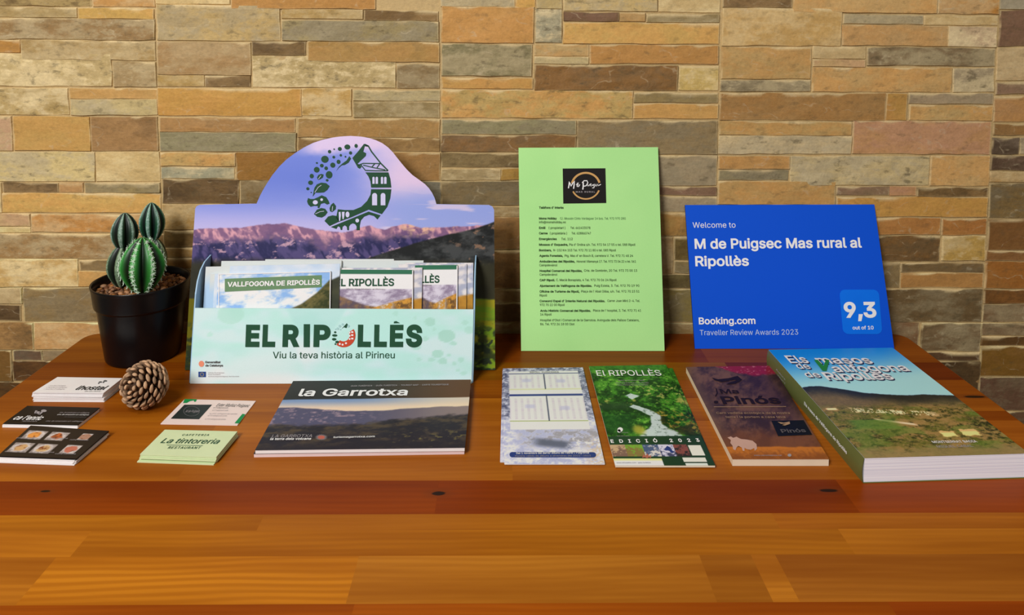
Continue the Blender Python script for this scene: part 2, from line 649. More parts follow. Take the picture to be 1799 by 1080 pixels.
# ------------------------------------------------------------------ the stone-clad back wall
WALL_Y = 0.0045
wallP = Plane((0, WALL_Y, 0), (0, -1, 0), (0, 0, 1))
STONES = [  # x0 x1 y0 y1, colour (lower right ones with some shade in it), mottle, second colour kind (l light, g grey-green, o orange, d dark, p pink)
 (-40,161,-40,10,(168,142,88),.8,'d'),(162,272,-40,12,(192,142,76),.3,'l'),(-60,136,12,30,(165,138,85),.3,'l'),(138,272,14,33,(198,158,82),.2,'o'),
 (-60,273,32,69,(152,120,74),.7,'l'),(-60,36,69,92,(182,132,64),.2,'o'),(38,274,71,105,(172,142,88),.5,'l'),(-60,197,94,151,(192,167,112),.8,'l'),
 (199,275,108,152,(165,138,92),.6,'l'),(-60,121,154,201,(184,156,98),.9,'l'),(122,276,155,173,(192,154,90),.2,'o'),(124,277,174,202,(196,174,118),.6,'g'),
 (-60,22,203,264,(192,164,118),.5,'p'),(25,160,204,264,(194,154,84),.2,'o'),(160,278,204,264,(166,127,78),.3,'d'),(-60,168,266,318,(214,190,128),.9,'g'),(168,281,266,318,(208,178,118),.3,'l'),
 (6,104,320,337,(140,112,72),.6,'d'),(104,147,320,337,(190,147,94),.3,'o'),(149,282,320,338,(162,140,90),.6,'g'),(5,284,339,373,(206,166,92),.4,'o'),(-60,4,320,373,(200,170,110),.4,'l'),
 (-60,54,375,397,(190,160,110),.3,'p'),(55,288,376,407,(190,136,72),.4,'l'),(-60,55,398,408,(202,178,118),.2,'l'),(-60,290,410,453,(150,116,70),.7,'l'),
 (-60,138,455,503,(186,152,92),.6,'l'),(140,292,457,474,(130,106,66),.4,'g'),(138,292,476,503,(180,140,80),.3,'o'),(-60,39,505,533,(166,142,98),.3,'l'),(-60,38,535,562,(94,72,44),.4,'d'),
 (42,293,505,563,(128,105,65),.5,'g'),(-60,60,566,613,(138,104,60),.5,'d'),(60,296,566,613,(168,128,78),.3,'l'),(24,75,615,632,(92,70,50),.6,'g'),(76,296,615,632,(128,104,70),.4,'g'),
 (-60,22,615,668,(96,68,28),.3,'o'),(23,150,634,668,(84,56,26),.4,'d'),(-60,150,670,720,(74,50,22),.4,'d'),(-60,150,722,790,(90,66,36),.4,'l'),
 # second tile column
 (273,404,-40,7,(206,176,116),.3,'l'),(406,661,-40,15,(182,132,66),.3,'o'),(276,493,8,71,(190,161,102),.7,'g'),(495,638,16,33,(174,142,82),.4,'l'),(640,771,18,36,(140,109,63),.3,'d'),
 (495,771,36,72,(158,140,94),.9,'g'),(276,441,73,131,(166,131,82),.3,'l'),(443,538,72,96,(128,101,60),.4,'d'),(540,772,73,108,(172,135,74),.2,'o'),(443,695,98,153,(184,160,106),1,'l'),
 (697,773,112,155,(136,111,70),.6,'l'),(277,360,132,152,(178,145,82),.3,'l'),(360,441,132,152,(138,110,68),.3,'d'),(277,530,155,203,(197,150,74),.3,'o'),(530,618,155,203,(192,154,86),.6,'l'),
 (620,773,158,177,(184,165,116),.6,'g'),(621,773,178,206,(150,128,82),.6,'l'),(280,519,206,231,(170,131,80),.3,'o'),(281,521,232,265,(150,140,102),.7,'g'),(523,773,208,241,(168,134,80),.3,'o'),(523,773,242,265,(160,125,74),.3,'d'),
 (282,414,268,291,(196,162,98),.6,'o'),(283,412,293,313,(158,152,120),.7,'l'),(415,560,268,316,(152,108,46),.3,'o'),(560,774,267,316,(160,122,72),.3,'o'),(285,420,314,357,(116,90,55),.5,'d'),(422,520,317,357,(126,100,58),.4,'l'),
 (520,700,318,360,(140,110,70),.3,'l'),(702,775,318,400,(118,112,92),.5,'g'),(285,600,359,403,(166,130,72),.4,'l'),(288,600,404,433,(122,96,52),.4,'d'),(288,600,435,451,(160,125,70),.3,'l'),(290,600,452,470,(150,116,62),.3,'o'),
 (292,775,471,505,(150,118,72),.5,'l'),(292,775,507,562,(132,104,64),.5,'g'),(294,775,565,613,(160,122,74),.4,'l'),(294,775,615,660,(120,94,60),.4,'d'),
 # third tile column
 (774,905,-40,11,(186,166,122),.7,'g'),(907,941,-40,13,(206,162,84),.3,'o'),(943,988,-40,15,(190,165,108),.8,'g'),(990,1155,-40,19,(202,174,114),.8,'g'),(1157,1265,-40,22,(206,177,120),.3,'l'),
 (776,938,11,75,(197,147,80),.4,'o'),(940,987,15,74,(168,158,124),1,'l'),(990,1088,21,37,(122,94,62),.6,'p'),(1088,1133,22,38,(186,151,96),.3,'o'),(1135,1263,24,39,(142,120,74),.5,'l'),
 (989,1263,40,77,(206,166,92),.4,'o'),(776,935,77,133,(132,121,82),.8,'l'),(938,1034,77,98,(190,160,105),.4,'o'),(938,1034,99,112,(195,174,122),.2,'g'),(1036,1262,79,112,(186,137,74),.5,'o'),
 (776,936,136,155,(196,151,80),.4,'o'),(939,1190,114,158,(130,99,60),.9,'o'),(1192,1262,115,158,(200,170,96),.5,'l'),(776,1112,158,207,(190,160,95),.8,'o'),(1114,1262,162,180,(150,128,80),.4,'g'),
 (1113,1262,182,208,(202,157,88),.2,'o'),(775,1012,210,235,(148,138,98),.7,'g'),(1014,1260,211,270,(148,126,86),.6,'g'),(775,1012,237,266,(128,101,66),.6,'o'),(775,1012,269,293,(138,116,74),.5,'d'),
 (775,880,296,316,(170,146,100),.5,'l'),(880,1012,296,316,(165,128,60),.4,'o'),(775,1012,318,360,(126,106,70),.6,'g'),(1014,1259,272,325,(162,143,108),.7,'g'),(1014,1259,327,342,(132,103,76),.4,'p'),(1014,1259,344,371,(162,142,108),.6,'g'),
 (775,1018,362,380,(150,124,80),.4,'l'),(775,1018,381,437,(140,106,64),.5,'o'),(775,1018,439,505,(132,98,56),.5,'d'),(775,1018,507,529,(140,112,70),.4,'l'),(775,1018,531,564,(126,98,62),.4,'d'),(775,1018,566,600,(150,118,76),.4,'l'),(775,1018,602,650,(128,98,64),.3,'d'),
 (1020,1258,373,413,(150,118,62),.5,'o'),(1020,1182,415,480,(146,116,72),.4,'l'),(1184,1258,415,457,(118,98,52),.5,'d'),(1184,1258,459,480,(132,112,68),.4,'g'),(1020,1256,482,506,(112,98,58),.5,'d'),(1020,1256,508,565,(122,106,58),.4,'g'),(1020,1256,567,610,(128,104,62),.4,'l'),
 # fourth tile column
 (1270,1392,-40,13,(144,114,72),.4,'d'),(1394,1647,-40,22,(206,167,106),.4,'o'),(1649,1756,-40,24,(196,134,56),.5,'l'),(1269,1478,14,80,(200,161,96),.3,'l'),(1481,1622,25,42,(182,163,122),.6,'g'),(1623,1753,27,44,(202,170,112),.3,'l'),
 (1479,1665,44,80,(197,158,102),.3,'o'),(1665,1751,46,82,(204,175,134),.7,'l'),(1267,1424,82,138,(190,155,96),.4,'o'),(1427,1520,81,103,(196,167,114),.2,'l'),(1428,1520,104,117,(200,166,110),.3,'p'),(1523,1748,83,115,(136,114,80),1,'l'),
 (1428,1672,118,161,(202,163,102),.5,'o'),(1674,1746,119,161,(170,151,116),.9,'l'),(1265,1424,140,160,(146,130,97),.8,'l'),(1264,1555,163,211,(165,126,74),.5,'o'),(1556,1593,164,211,(186,142,72),.6,'o'),(1596,1744,163,182,(170,147,112),.4,'g'),
 (1597,1743,184,211,(196,162,102),.5,'o'),(1263,1495,213,237,(190,156,96),.5,'o'),(1262,1495,238,270,(206,182,134),.8,'g'),(1497,1740,212,270,(196,147,97),.5,'p'),(1261,1387,273,296,(190,146,86),.4,'o'),(1262,1385,298,316,(146,132,95),.7,'g'),
 (1388,1632,274,325,(206,182,128),.9,'g'),(1634,1738,274,326,(206,167,106),.4,'o'),(1261,1467,318,359,(190,151,90),.5,'o'),(1469,1562,327,342,(140,114,82),.5,'p'),(1563,1610,327,343,(190,142,92),.4,'p'),(1611,1736,328,344,(146,114,68),.6,'d'),
 (1469,1734,346,380,(194,146,72),.4,'o'),(1450,1652,382,411,(170,116,60),.4,'o'),(1654,1733,384,412,(168,112,56),.5,'o'),(1450,1650,414,458,(106,81,48),.9,'o'),(1655,1731,414,457,(176,141,72),.5,'l'),(1450,1580,460,504,(124,103,66),.5,'g'),
 (1582,1727,462,477,(110,88,54),.4,'g'),(1583,1727,479,504,(160,117,64),.3,'o'),(1450,1725,507,564,(96,76,46),.7,'l'),(1450,1613,566,640,(108,80,52),.4,'l'),(1618,1723,567,616,(102,82,54),.8,'l'),(1500,1720,618,632,(78,56,34),.3,'d'),(1500,1720,634,690,(80,60,34),.5,'d'),
 # fifth tile column
 (1757,1860,-40,16,(170,156,126),.5,'g'),(1755,1860,18,81,(132,100,72),.5,'p'),(1751,1860,83,141,(190,157,107),.3,'l'),(1748,1860,144,165,(146,117,88),.4,'p'),(1745,1860,168,213,(186,140,88),.4,'o'),(1744,1860,217,237,(152,114,66),.4,'o'),(1743,1790,241,270,(122,103,82),.6,'d'),(1792,1860,241,270,(172,152,118),.5,'l'),
 (1740,1860,273,299,(126,100,78),.6,'d'),(1738,1860,301,319,(186,147,88),.4,'l'),(1737,1860,322,382,(130,104,60),.7,'g'),(1735,1860,384,438,(122,83,42),.4,'o'),(1731,1860,440,457,(130,90,50),.3,'o'),(1731,1860,459,506,(144,92,38),.3,'o'),(1728,1860,508,532,(116,76,34),.4,'d'),(1726,1860,534,565,(110,85,56),.7,'l'),
 (1724,1860,567,588,(112,90,62),.7,'l'),(1723,1860,590,606,(90,62,28),.3,'d'),(1721,1860,608,660,(102,72,24),.4,'o'),(1719,1860,662,720,(84,60,42),.4,'l'),(1717,1860,722,790,(84,60,40),.4,'l'),
]
KIND = {'l': C(222, 200, 150), 'g': C(158, 144, 112), 'o': C(202, 146, 78), 'd': C(92, 68, 38), 'p': C(190, 142, 112)}


def build_wall():
    V, Fc, col, col2, seed, mot = [], [], [], [], [], []
    nb = 0

    def add_stone(x0, x1, z0, z1, c, m, k, lit):
        nonlocal nb
        g = -0.0002
        x0, x1, z0, z1 = x0 + g, x1 - g, z0 + g, z1 - g
        if x1 - x0 < 0.006 or z1 - z0 < 0.003:
            return
        nx, nz = max(5, int((x1 - x0) / 0.004)), max(5, int((z1 - z0) / 0.005))
        e_ = 0.0008
        tu = np.concatenate([[0, e_ / (x1 - x0), 3 * e_ / (x1 - x0)], np.linspace(0, 1, nx)[1:-1], [1 - 3 * e_ / (x1 - x0), 1 - e_ / (x1 - x0), 1]])
        tv = np.unique(np.concatenate([[0, e_ / (z1 - z0), 2.4 * e_ / (z1 - z0)], np.linspace(0, 1, nz)[1:-1], [1 - 4.4 * e_ / (z1 - z0), 1 - 2.4 * e_ / (z1 - z0), 1 - e_ / (z1 - z0), 1]]))
        tv = tv[(tv >= 0) & (tv <= 1)]
        u, v = np.meshgrid(tu, tv)
        x, z = x0 + u * (x1 - x0), z0 + v * (z1 - z0)
        sd = rng.random() * 50
        wob = (vnoise(x * 38 + sd, z * 0 + sd, 5) - 0.5) * 0.0018
        z = z + wob * np.where(v < 0.5, 1, 1) * (np.abs(v - 0.5) * 2) ** 2
        x = x + (vnoise(z * 60 + sd, z * 0, 9) - 0.5) * 0.0012 * (np.abs(u - 0.5) * 2) ** 4
        prot = 0.0010 + rng.random() * 0.0009
        rel = (fbm(x * 26 + sd, z * 45 + sd, 3, 3) - 0.5) * 0.0034 * (0.5 + m)
        edge = ((u == 0) | (u == 1) | (v == 0) | (v == 1))
        y = WALL_Y - prot - np.where(edge, -0.0018, rel)
        pts = np.stack([x, np.clip(y, WALL_Y - 0.0034, 1), z], -1).reshape(-1, 3)
        h, w = u.shape
        idx = np.arange(h * w).reshape(h, w) + nb
        Fc.extend(np.stack([idx[:-1, :-1], idx[:-1, 1:], idx[1:, 1:], idx[1:, :-1]], -1).reshape(-1, 4).tolist())
        V.append(pts)
        nb += h * w
        neutral = np.array([1.06, 1.07, 1.10])          # the lamps are warm: pigments are cooler than they look
        a = np.clip(lin(c) * lit * neutral, 0.01, 0.85)
        rel_ = (float(lin(c) @ (0.21, 0.72, 0.07)) / 0.33) ** 0.85
        b = np.clip((lin(KIND[k]) * 0.8 * rel_ + lin(c) * 0.2) * lit * neutral, 0.01, 0.85)
        cream = np.clip(lin((226, 200, 146)) * lit * neutral * (0.55 + 0.45 * min(1, sum(c) / 420)), 0, .85)
        wn = 0.7 + 3.6 * ss(.45, .75, fbm(x * 34 + sd, z * 20, 12, 2))
        ring = np.maximum(ss(2.2 * e_, 0.6 * e_, np.minimum(u, 1 - u) * (x1 - x0)) * .8,
                          np.where(v > .5, ss(1.5 * e_ * wn, 0.5 * e_ * wn, (1 - v) * (z1 - z0)), ss(1.6 * e_, 0.5 * e_, v * (z1 - z0)) * .45))
        ring = (ring * ss(.18, .50, fbm(x * 22 + sd, z * 60, 14, 2)) * .88).reshape(-1, 1)
        col.append(a * (1 - ring) + cream * ring)
        col2.append(b * (1 - ring) + cream * ring)
        seed.append(np.repeat([[sd, sd * 0.7, sd * 1.3]], h * w, 0))
        mot.append(np.repeat([m], h * w, 0))

    XL, XR = wallP.P(-60, 300)[0], wallP.P(1860, 300)[0]
    for (a, b, t, bt, c, m, k) in STONES:
        xm, ym = (a + b) / 2, (t + bt) / 2
        p0, p1 = wallP.P(a, ym), wallP.P(b, ym)
        q0, q1 = wallP.P(xm, bt), wallP.P(xm, t)
        # paint colours were read under the room light, which weakens down the wall: undo only part of it, shade stays in the darker lower stone colours
        lit = 0.92 + 0.55 * min(1, max(0, (ym - 330) / 300))
        add_stone(XL if a <= -40 else p0[0], XR if b >= 1860 else p1[0], q0[2], q1[2], c, m, k, lit)
    # the same cladding goes on beyond the measured stones
    pal = [(190, 155, 95), (165, 130, 80), (150, 138, 100), (200, 165, 100), (140, 112, 70), (195, 148, 80), (205, 178, 120)]

    def filler(x0, x1, z0, z1):
        z = z0
        while z < z1 - 0.006:
            hgt = min(rng.choice([0.016, 0.024, 0.03, 0.042, 0.05]), z1 - z)
            x = x0
            while x < x1 - 0.01:
                w = min(rng.uniform(0.08, 0.26), x1 - x)
                if x1 - x - w < 0.03:
                    w = x1 - x
                add_stone(x, x + w, z, z + hgt, rng.choice(pal), rng.random() * 0.8, rng.choice('lgodp'), 0.85)
                x += w
            z += hgt
    ztop = wallP.P(900, -40)[2]
    xl, xr = wallP.P(-60, 300)[0], wallP.P(1860, 300)[0]
    zl, zr = wallP.P(50, 790)[2], wallP.P(1790, 790)[2]
    FLOOR = -0.75
    filler(-1.7, xl, FLOOR, 1.15)
    filler(xr, 1.7, FLOOR, 1.15)
    filler(xl, xr, ztop, 1.15)
    xa, xb = wallP.P(150, 690)[0], wallP.P(1717, 740)[0]
    filler(xl, xa, FLOOR, zl)
    filler(xb, xr, FLOOR, zr)
    filler(xa, xb, FLOOR, wallP.P(900, 650)[2])
    # mortar bed behind the stones
    zb = WALL_Y + 0.0006
    bv, bf = box_arrays((-1.7, zb, FLOOR), (1.7, zb + 0.08, 1.15))
    V.append(np.array(bv))
    Fc.extend([tuple(i + nb for i in f) for f in bf])
    mort = lin((196, 168, 116)) * 1.0
    col.append(np.repeat([mort], 8, 0)); col2.append(np.repeat([mort * 0.9], 8, 0))
    seed.append(np.zeros((8, 3))); mot.append(np.full(8, 0.15))
    me = bpy.data.meshes.new('wall_back')
    me.from_pydata(np.concatenate(V).tolist(), [], Fc)
    me.update()
    set_color(me, np.concatenate(col), 'col')
    set_color(me, np.concatenate(col2), 'col2')
    s = me.attributes.new('seed', 'FLOAT_VECTOR', 'POINT')
    s.data.foreach_set('vector', np.concatenate(seed).astype(np.float32).ravel())
    t = me.attributes.new('mot', 'FLOAT', 'POINT')
    t.data.foreach_set('value', np.concatenate(mot).astype(np.float32))
    o = link('wall_back', me, stone_material())
    o['kind'] = 'structure'
    return o


build_wall()
fv, ff = box_arrays((-1.7, -2.2, -0.80), (1.7, WALL_Y + 0.0006, -0.75))
fl = mesh('floor', fv, ff, mat_plain('beige_floor_tile', (150, 128, 104), 0.4, 0.4, 0.1, 30))
fl['kind'] = 'structure'


# ------------------------------------------------------------------ the pine table
def wood_material():
    m = bpy.data.materials.new('varnished_pine')
    m.use_nodes = True
    nt = m.node_tree
    b = nt.nodes['Principled BSDF']
    tc = nt.nodes.new('ShaderNodeTexCoord').outputs['Object']
    seed = attr_node(nt, 'seed', 'Vector')
    grainy = attr_node(nt, 'mot', 'Fac')
    warp = nt.nodes.new('ShaderNodeTexNoise')
    warp.inputs['Scale'].default_value = 1.0
    warp.inputs['Detail'].default_value = 2
    nt.links.new(scaled_vec(nt, tc, (3.0, 9, 9), seed), warp.inputs['Vector'])
    wv = math_node(nt, 'MULTIPLY', warp.outputs['Fac'], 0.035)
    sep = nt.nodes.new('ShaderNodeSeparateXYZ')
    nt.links.new(tc, sep.inputs[0])
    ring = math_node(nt, 'SINE', math_node(nt, 'MULTIPLY', math_node(nt, 'ADD', math_node(nt, 'ADD', sep.outputs['Y'], sep.outputs['Z']), wv), 900.0), 0.0)
    ring = ramp_node(nt, ring, -0.9, 1.0)
    fine = noise_node(nt, scaled_vec(nt, tc, (9, 420, 420), seed), 1.0, 4, 0.6)
    broad = noise_node(nt, scaled_vec(nt, tc, (2.2, 34, 34), seed), 1.0, 4, 0.55)
    base = attr_node(nt, 'col', 'Color')
    dark = nt.nodes.new('ShaderNodeVectorMath')
    dark.operation = 'MULTIPLY'
    nt.links.new(base, dark.inputs[0])
    dark.inputs[1].default_value = (0.74, 0.62, 0.50)
    light = nt.nodes.new('ShaderNodeVectorMath')
    light.operation = 'MULTIPLY'
    nt.links.new(base, light.inputs[0])
    light.inputs[1].default_value = (1.18, 1.20, 1.25)
    c = mix_node(nt, light.outputs[0], dark.outputs[0], ramp_node(nt, broad, 0.28, 0.74))
    c = mix_node(nt, c, dark.outputs[0], math_node(nt, 'MULTIPLY', ramp_node(nt, fine, 0.5, 0.8), 0.35))
    c = mix_node(nt, c, dark.outputs[0], math_node(nt, 'MULTIPLY', ring, grainy))
    # knots
    for (kx, ky, rx, ry) in KNOTS:
        s = nt.nodes.new('ShaderNodeVectorMath')
        s.operation = 'SUBTRACT'
        nt.links.new(tc, s.inputs[0])
        s.inputs[1].default_value = (kx, ky, 0)
        mu = nt.nodes.new('ShaderNodeVectorMath')
        mu.operation = 'MULTIPLY'
        nt.links.new(s.outputs[0], mu.inputs[0])
        mu.inputs[1].default_value = (1 / rx, 1 / ry, 0)
        ln = nt.nodes.new('ShaderNodeVectorMath')
        ln.operation = 'LENGTH'
        nt.links.new(mu.outputs[0], ln.inputs[0])
        dd = math_node(nt, 'ADD', ln.outputs['Value'], math_node(nt, 'MULTIPLY', math_node(nt, 'SUBTRACT', fine, 0.5), 0.8))
        halo = ramp_node(nt, dd, 3.2, 0.8)
        c = mix_node(nt, c, (0.16, 0.035, 0.006, 1), math_node(nt, 'MULTIPLY', halo, 0.45))
        c = mix_node(nt, c, (0.022, 0.008, 0.003, 1), ramp_node(nt, dd, 1.15, 0.75))
    nt.links.new(c, b.inputs['Base Color'])
    b.inputs['Roughness'].default_value = 0.36
    b.inputs['Specular IOR Level'].default_value = 0.09
    bp = nt.nodes.new('ShaderNodeBump')
    bp.inputs['Strength'].default_value = 0.06
    bp.inputs['Distance'].default_value = 0.001
    nt.links.new(fine, bp.inputs['Height'])
    nt.links.new(bp.outputs['Normal'], b.inputs['Normal'])
    return m


tab = flat(0.0)
KNOTS = []
for (px, py, rx, ry) in ((770, 866, .0062, .0034), (80, 862, .0045, .0016), (1456, 861, .0085, .0026), (1712, 696, .013, .0028)):
    k_ = tab.P(px, py)
    KNOTS.append((float(k_[0]), float(k_[1]), rx, ry))
TX0, TX1, TYB, TYF, TT = -0.5735, 0.5845, -0.003, -0.62, 0.034

table = empty('wooden_table', (0.0, -0.31, -0.75), 'varnished orange-brown pine table against the stone wall', 'table')
yat = lambda py: float(tab.P(900, py)[1])
rows = [TYB, yat(636), yat(667), yat(699), yat(722), yat(739), yat(843), yat(902), yat(930), yat(975), yat(1059), TYF]
OR, RD, LT, TN = (150, 84, 24), (126, 54, 14), (172, 104, 42), (160, 96, 36)
xat = lambda px, py: float(tab.P(px, py)[0])
segs = [
    [(0.0, (136, 78, 22)), (0.28, (126, 62, 18)), (1, (140, 74, 26))],
    [(-0.33, (122, 62, 16)), (0.30, (128, 76, 18)), (1, (112, 46, 14))],
    [(-0.1, (150, 84, 24)), (0.28, (138, 74, 22)), (1, (152, 82, 26))],
    [(-0.35, (150, 84, 24)), (0.2, (160, 94, 32)), (1, (168, 98, 40))],
    [(-0.22, (158, 92, 30)), (0.36, (150, 84, 28)), (1, (146, 76, 26))],
    [(-0.30, (166, 98, 36)), (0.02, (164, 96, 38)), (0.5, (168, 98, 44)), (1, (168, 96, 42))],
    [(-0.05, (134, 58, 6)), (0.33, (130, 54, 6)), (1, (146, 64, 12))],
    [(-0.2, (170, 104, 34)), (0.25, (166, 100, 38)), (1, (172, 102, 40))],
    [(-0.34, (176, 108, 40)), (0.30, (168, 102, 34)), (1, (176, 108, 42))],
    [(xat(65, 1018), (170, 104, 42)), (xat(619, 1018), (186, 116, 42)), (xat(1245, 1018), (176, 112, 52)), (xat(1340, 1018), (160, 98, 42)), (xat(1385, 1018), (182, 114, 50)), (1, (164, 100, 48))],
    [(-0.1, (150, 74, 18)), (0.3, (158, 80, 22)), (1, (150, 68, 20))],
]
WOODGAIN = 1.02


def build_tabletop():
    V, Fc, col, seed, mot = [], [], [], [], []
    rad = 0.018

    def inset(y):      # rounded plan corners
        d = 0.0
        for e, s in ((TYB, 1), (TYF, -1)):
            t = (e - y) * s
            if t < rad:
                d = rad - math.sqrt(max(0, rad * rad - (rad - t) ** 2))
        return d
    for r in range(len(rows) - 1):
        ya, yb = rows[r], rows[r + 1]
        ys = [ya] if r else [TYB, TYB - 0.001, TYB - 0.003, TYB - 0.007, TYB - 0.012, TYB - 0.018]
        if r == len(rows) - 2:
            ys += [TYF + 0.018, TYF + 0.012, TYF + 0.007, TYF + 0.003, TYF + 0.001]
        ys.append(yb)
        x_prev = TX0
        for (xe, c) in segs[r]:
            xe = min(xe, TX1)
            b = len(V)
            for y in ys:
                i = inset(y)
                V.append((max(x_prev, TX0 + i), y, 0.0))
                V.append((min(xe, TX1 - i), y, 0.0))
            for i in range(len(ys) - 1):
                Fc.append((b + 2 * i, b + 2 * i + 2, b + 2 * i + 3, b + 2 * i + 1))
            sd = rng.random() * 30
            n = 2 * len(ys)
            col += [np.clip(lin(c) * WOODGAIN * np.array([1.0, 0.97, 0.38]), 0, .8)] * n
            seed += [(sd, sd * 1.7, sd * 0.3)] * n
            mot += [0.55 if c == (186, 116, 42) else (0.10 + 0.22 * rng.random())] * n
            x_prev = xe
    # rounded edge profile and underside
    outline = []
    for (cx, cy, a0) in ((TX1 - rad, TYB - rad, 0), (TX0 + rad, TYB - rad, 90), (TX0 + rad, TYF + rad, 180), (TX1 - rad, TYF + rad, 270)):
        for i in range(7):
            a = math.radians(a0 + 15 * i)
            outline.append((cx, cy, math.cos(a), math.sin(a)))
    prof = [(0.0, 0.0), (0.0012, -0.0006), (0.0020, -0.0022), (0.0022, -0.005), (0.0022, -TT + 0.004), (0.0, -TT)]
    b = len(V)
    N = len(outline)
    edge = np.clip(lin((132, 70, 24)), 0, .8)
    for (o, z) in prof:
        for (cx, cy, ax, ay) in outline:
            V.append((cx + (rad + o) * ax, cy + (rad + o) * ay, z))
            col.append(edge); seed.append((3, 4, 5)); mot.append(0.2)
    for j in range(len(prof) - 1):
        for i in range(N):
            k = (i + 1) % N
            Fc.append((b + j * N + i, b + (j + 1) * N + i, b + (j + 1) * N + k, b + j * N + k))
    Fc.append(tuple(reversed([b + (len(prof) - 1) * N + i for i in range(N)])))
    me = bpy.data.meshes.new('tabletop')
    me.from_pydata([tuple(v) for v in V], [], Fc)
    me.update()
    bm = bmesh.new(); bm.from_mesh(me)
    for f in bm.faces:
        if abs(f.calc_center_median().z) < 1e-6 and f.normal.z < 0:
            f.normal_flip()
    bm.to_mesh(me); bm.free()
    set_color(me, np.array(col))
    s = me.attributes.new('seed', 'FLOAT_VECTOR', 'POINT')
    s.data.foreach_set('vector', np.array(seed, np.float32).ravel())
    t = me.attributes.new('mot', 'FLOAT', 'POINT')
    t.data.foreach_set('value', np.array(mot, np.float32))
    o = bpy.data.objects.new('tabletop', me)
    COL.objects.link(o)
    me.materials.append(M['wood'])
    o.parent = table
    o.matrix_parent_inverse = Matrix.Translation(-Vector(table.location))
    return o


M['wood'] = wood_material()
build_tabletop()
woodplain = mat_plain('varnished_pine_frame', (128, 70, 24), 0.35, 0.4, 0.05, 20)
v, f = [], []
for lo, hi in (((TX0 + .05, TYF + .05, -.125), (TX1 - .05, TYF + .072, -TT)), ((TX0 + .05, TYB - .072, -.125), (TX1 - .05, TYB - .05, -TT)),
               ((TX0 + .05, TYF + .072, -.125), (TX0 + .072, TYB - .072, -TT)), ((TX1 - .072, TYF + .072, -.125), (TX1 - .05, TYB - .072, -TT))):
    bv, bf = box_arrays(lo, hi)
    f += [tuple(i + len(v) for i in q) for q in bf]
    v += bv
mesh('apron', v, f, woodplain, table)
for lx in (TX0 + .035, TX1 - .095):
    for ly in (TYF + .035, TYB - .095):
        bv, bf = box_arrays((lx, ly, -.75), (lx + .06, ly + .06, -TT))
        mesh('leg', bv, bf, woodplain, table)


# ------------------------------------------------------------------ stacks of business cards
def card_quad(tl, tr, br, bl, z):
    p = flat(z)
    return [p.P(*q) for q in (tl, tr, br, bl)]


def make_card(name, quad, thick, mat, label, cat, group=None):
    """one card: an Empty at its middle with the card body under it; quad is its top face"""
    c = sum(quad) / 4
    z = quad[0][2]
    root = empty(name, (c[0], c[1], z - thick), label, cat, group)
    slab('card_body', quad, (0, 0, 1), thick, mat, root)
    return root


def single_card(name, quad, thick, mat, label, cat, group):
    c = sum(quad) / 4
    base = np.array([c[0], c[1], quad[0][2] - thick])
    v = [p - base for p in quad] + [p - base - np.array([0, 0, thick]) for p in quad]
    fcs = [(3, 2, 1, 0), (4, 5, 6, 7), (0, 1, 5, 4), (1, 2, 6, 5), (2, 3, 7, 6), (3, 0, 4, 7)]
    o = mesh(name, v, fcs, mat)
    o.location = Vector(tuple(base))
    return tag(o, label, cat, group)


def card_stack(name, top_quad, n, thick, mat, label, group, jitter=0.0006, gap=0.00015, twist=0.01, shift=None):
    """the cards under the top one: copies of one card, each slightly out of line"""
    first = None
    z = top_quad[0][2] - thick - gap
    lst = []
    for i in range(n):
        q = [p.copy() for p in top_quad]
        if first is None:
            for p in q:
                p[2] = z
            o = single_card(name, q, thick, mat, label, 'card', group)
            first = o
        else:
            o = first.copy()
            COL.objects.link(o)
            o.location.z = first.location.z - i * (thick + gap)
        dx, dy = (rng.uniform(-jitter, jitter), rng.uniform(-jitter, jitter))
        if shift:
            dx += shift[i][0]
            dy += shift[i][1]
        o.location.x += dx
        o.location.y += dy
        o.rotation_euler.z = rng.uniform(-twist, twist)
        lst.append(o)
    return lst


def up_of(quad):
    a = (quad[0] + quad[1]) / 2 - (quad[3] + quad[2]) / 2
    return a / np.linalg.norm(a)


CARD = 'business cards laid out in stacks on the table'
CT = 0.00080
# white stack (top print reads lhostal)
N = 11
zt = (N + 1) * CT + N * 0.00015
q = card_quad((101, 661.5), (215, 663.5), (182, 689.5), (57.5, 688.5), zt)
root = make_card('business_card', q, CT, M['white'], 'white business card with black hostal lettering, topmost of the white stack', 'card', CARD)
pl = flat(zt, up_of(q))
text('logo_lettering', "lhostal", pl, (131, 684.6), (182, 684.6), 7.2, M['ink'], root, 0.012, shear=0.12)
text('small_print', 'de ca l\'enric', pl, (148, 688), (176, 688), 2.2, M['inkgrey'], root)
polys('bird_emblem', [circ(185, 668.8, 3.2, 1.3, 12), circ(176.5, 670.8, 3, 1.2, 12), [(172.5, 672), (175, 671.4), (174, 674), (172, 674)], [(181, 669.8), (184, 669.6), (182, 672.4), (180, 672.4)]], pl, M['inkgrey'], root)
for i, (a, b_, y) in enumerate(((84, 114, 678.2), (80, 116, 681.2), (76, 112, 684.2))):
    text('small_print', 'c. de la font 12 vallfogona', pl, (a, y), (b_, y), 1.7, M['inklight'], root)
card_stack('business_card', q, N, CT, M['white'], 'plain white business card in the white stack beside the pine cone, below its top card', 'white cards under the hostal card', 0.0009,
           shift=[(0, 0)] * 9 + [(0.0, 0.0006), (0.001, -0.0012)])

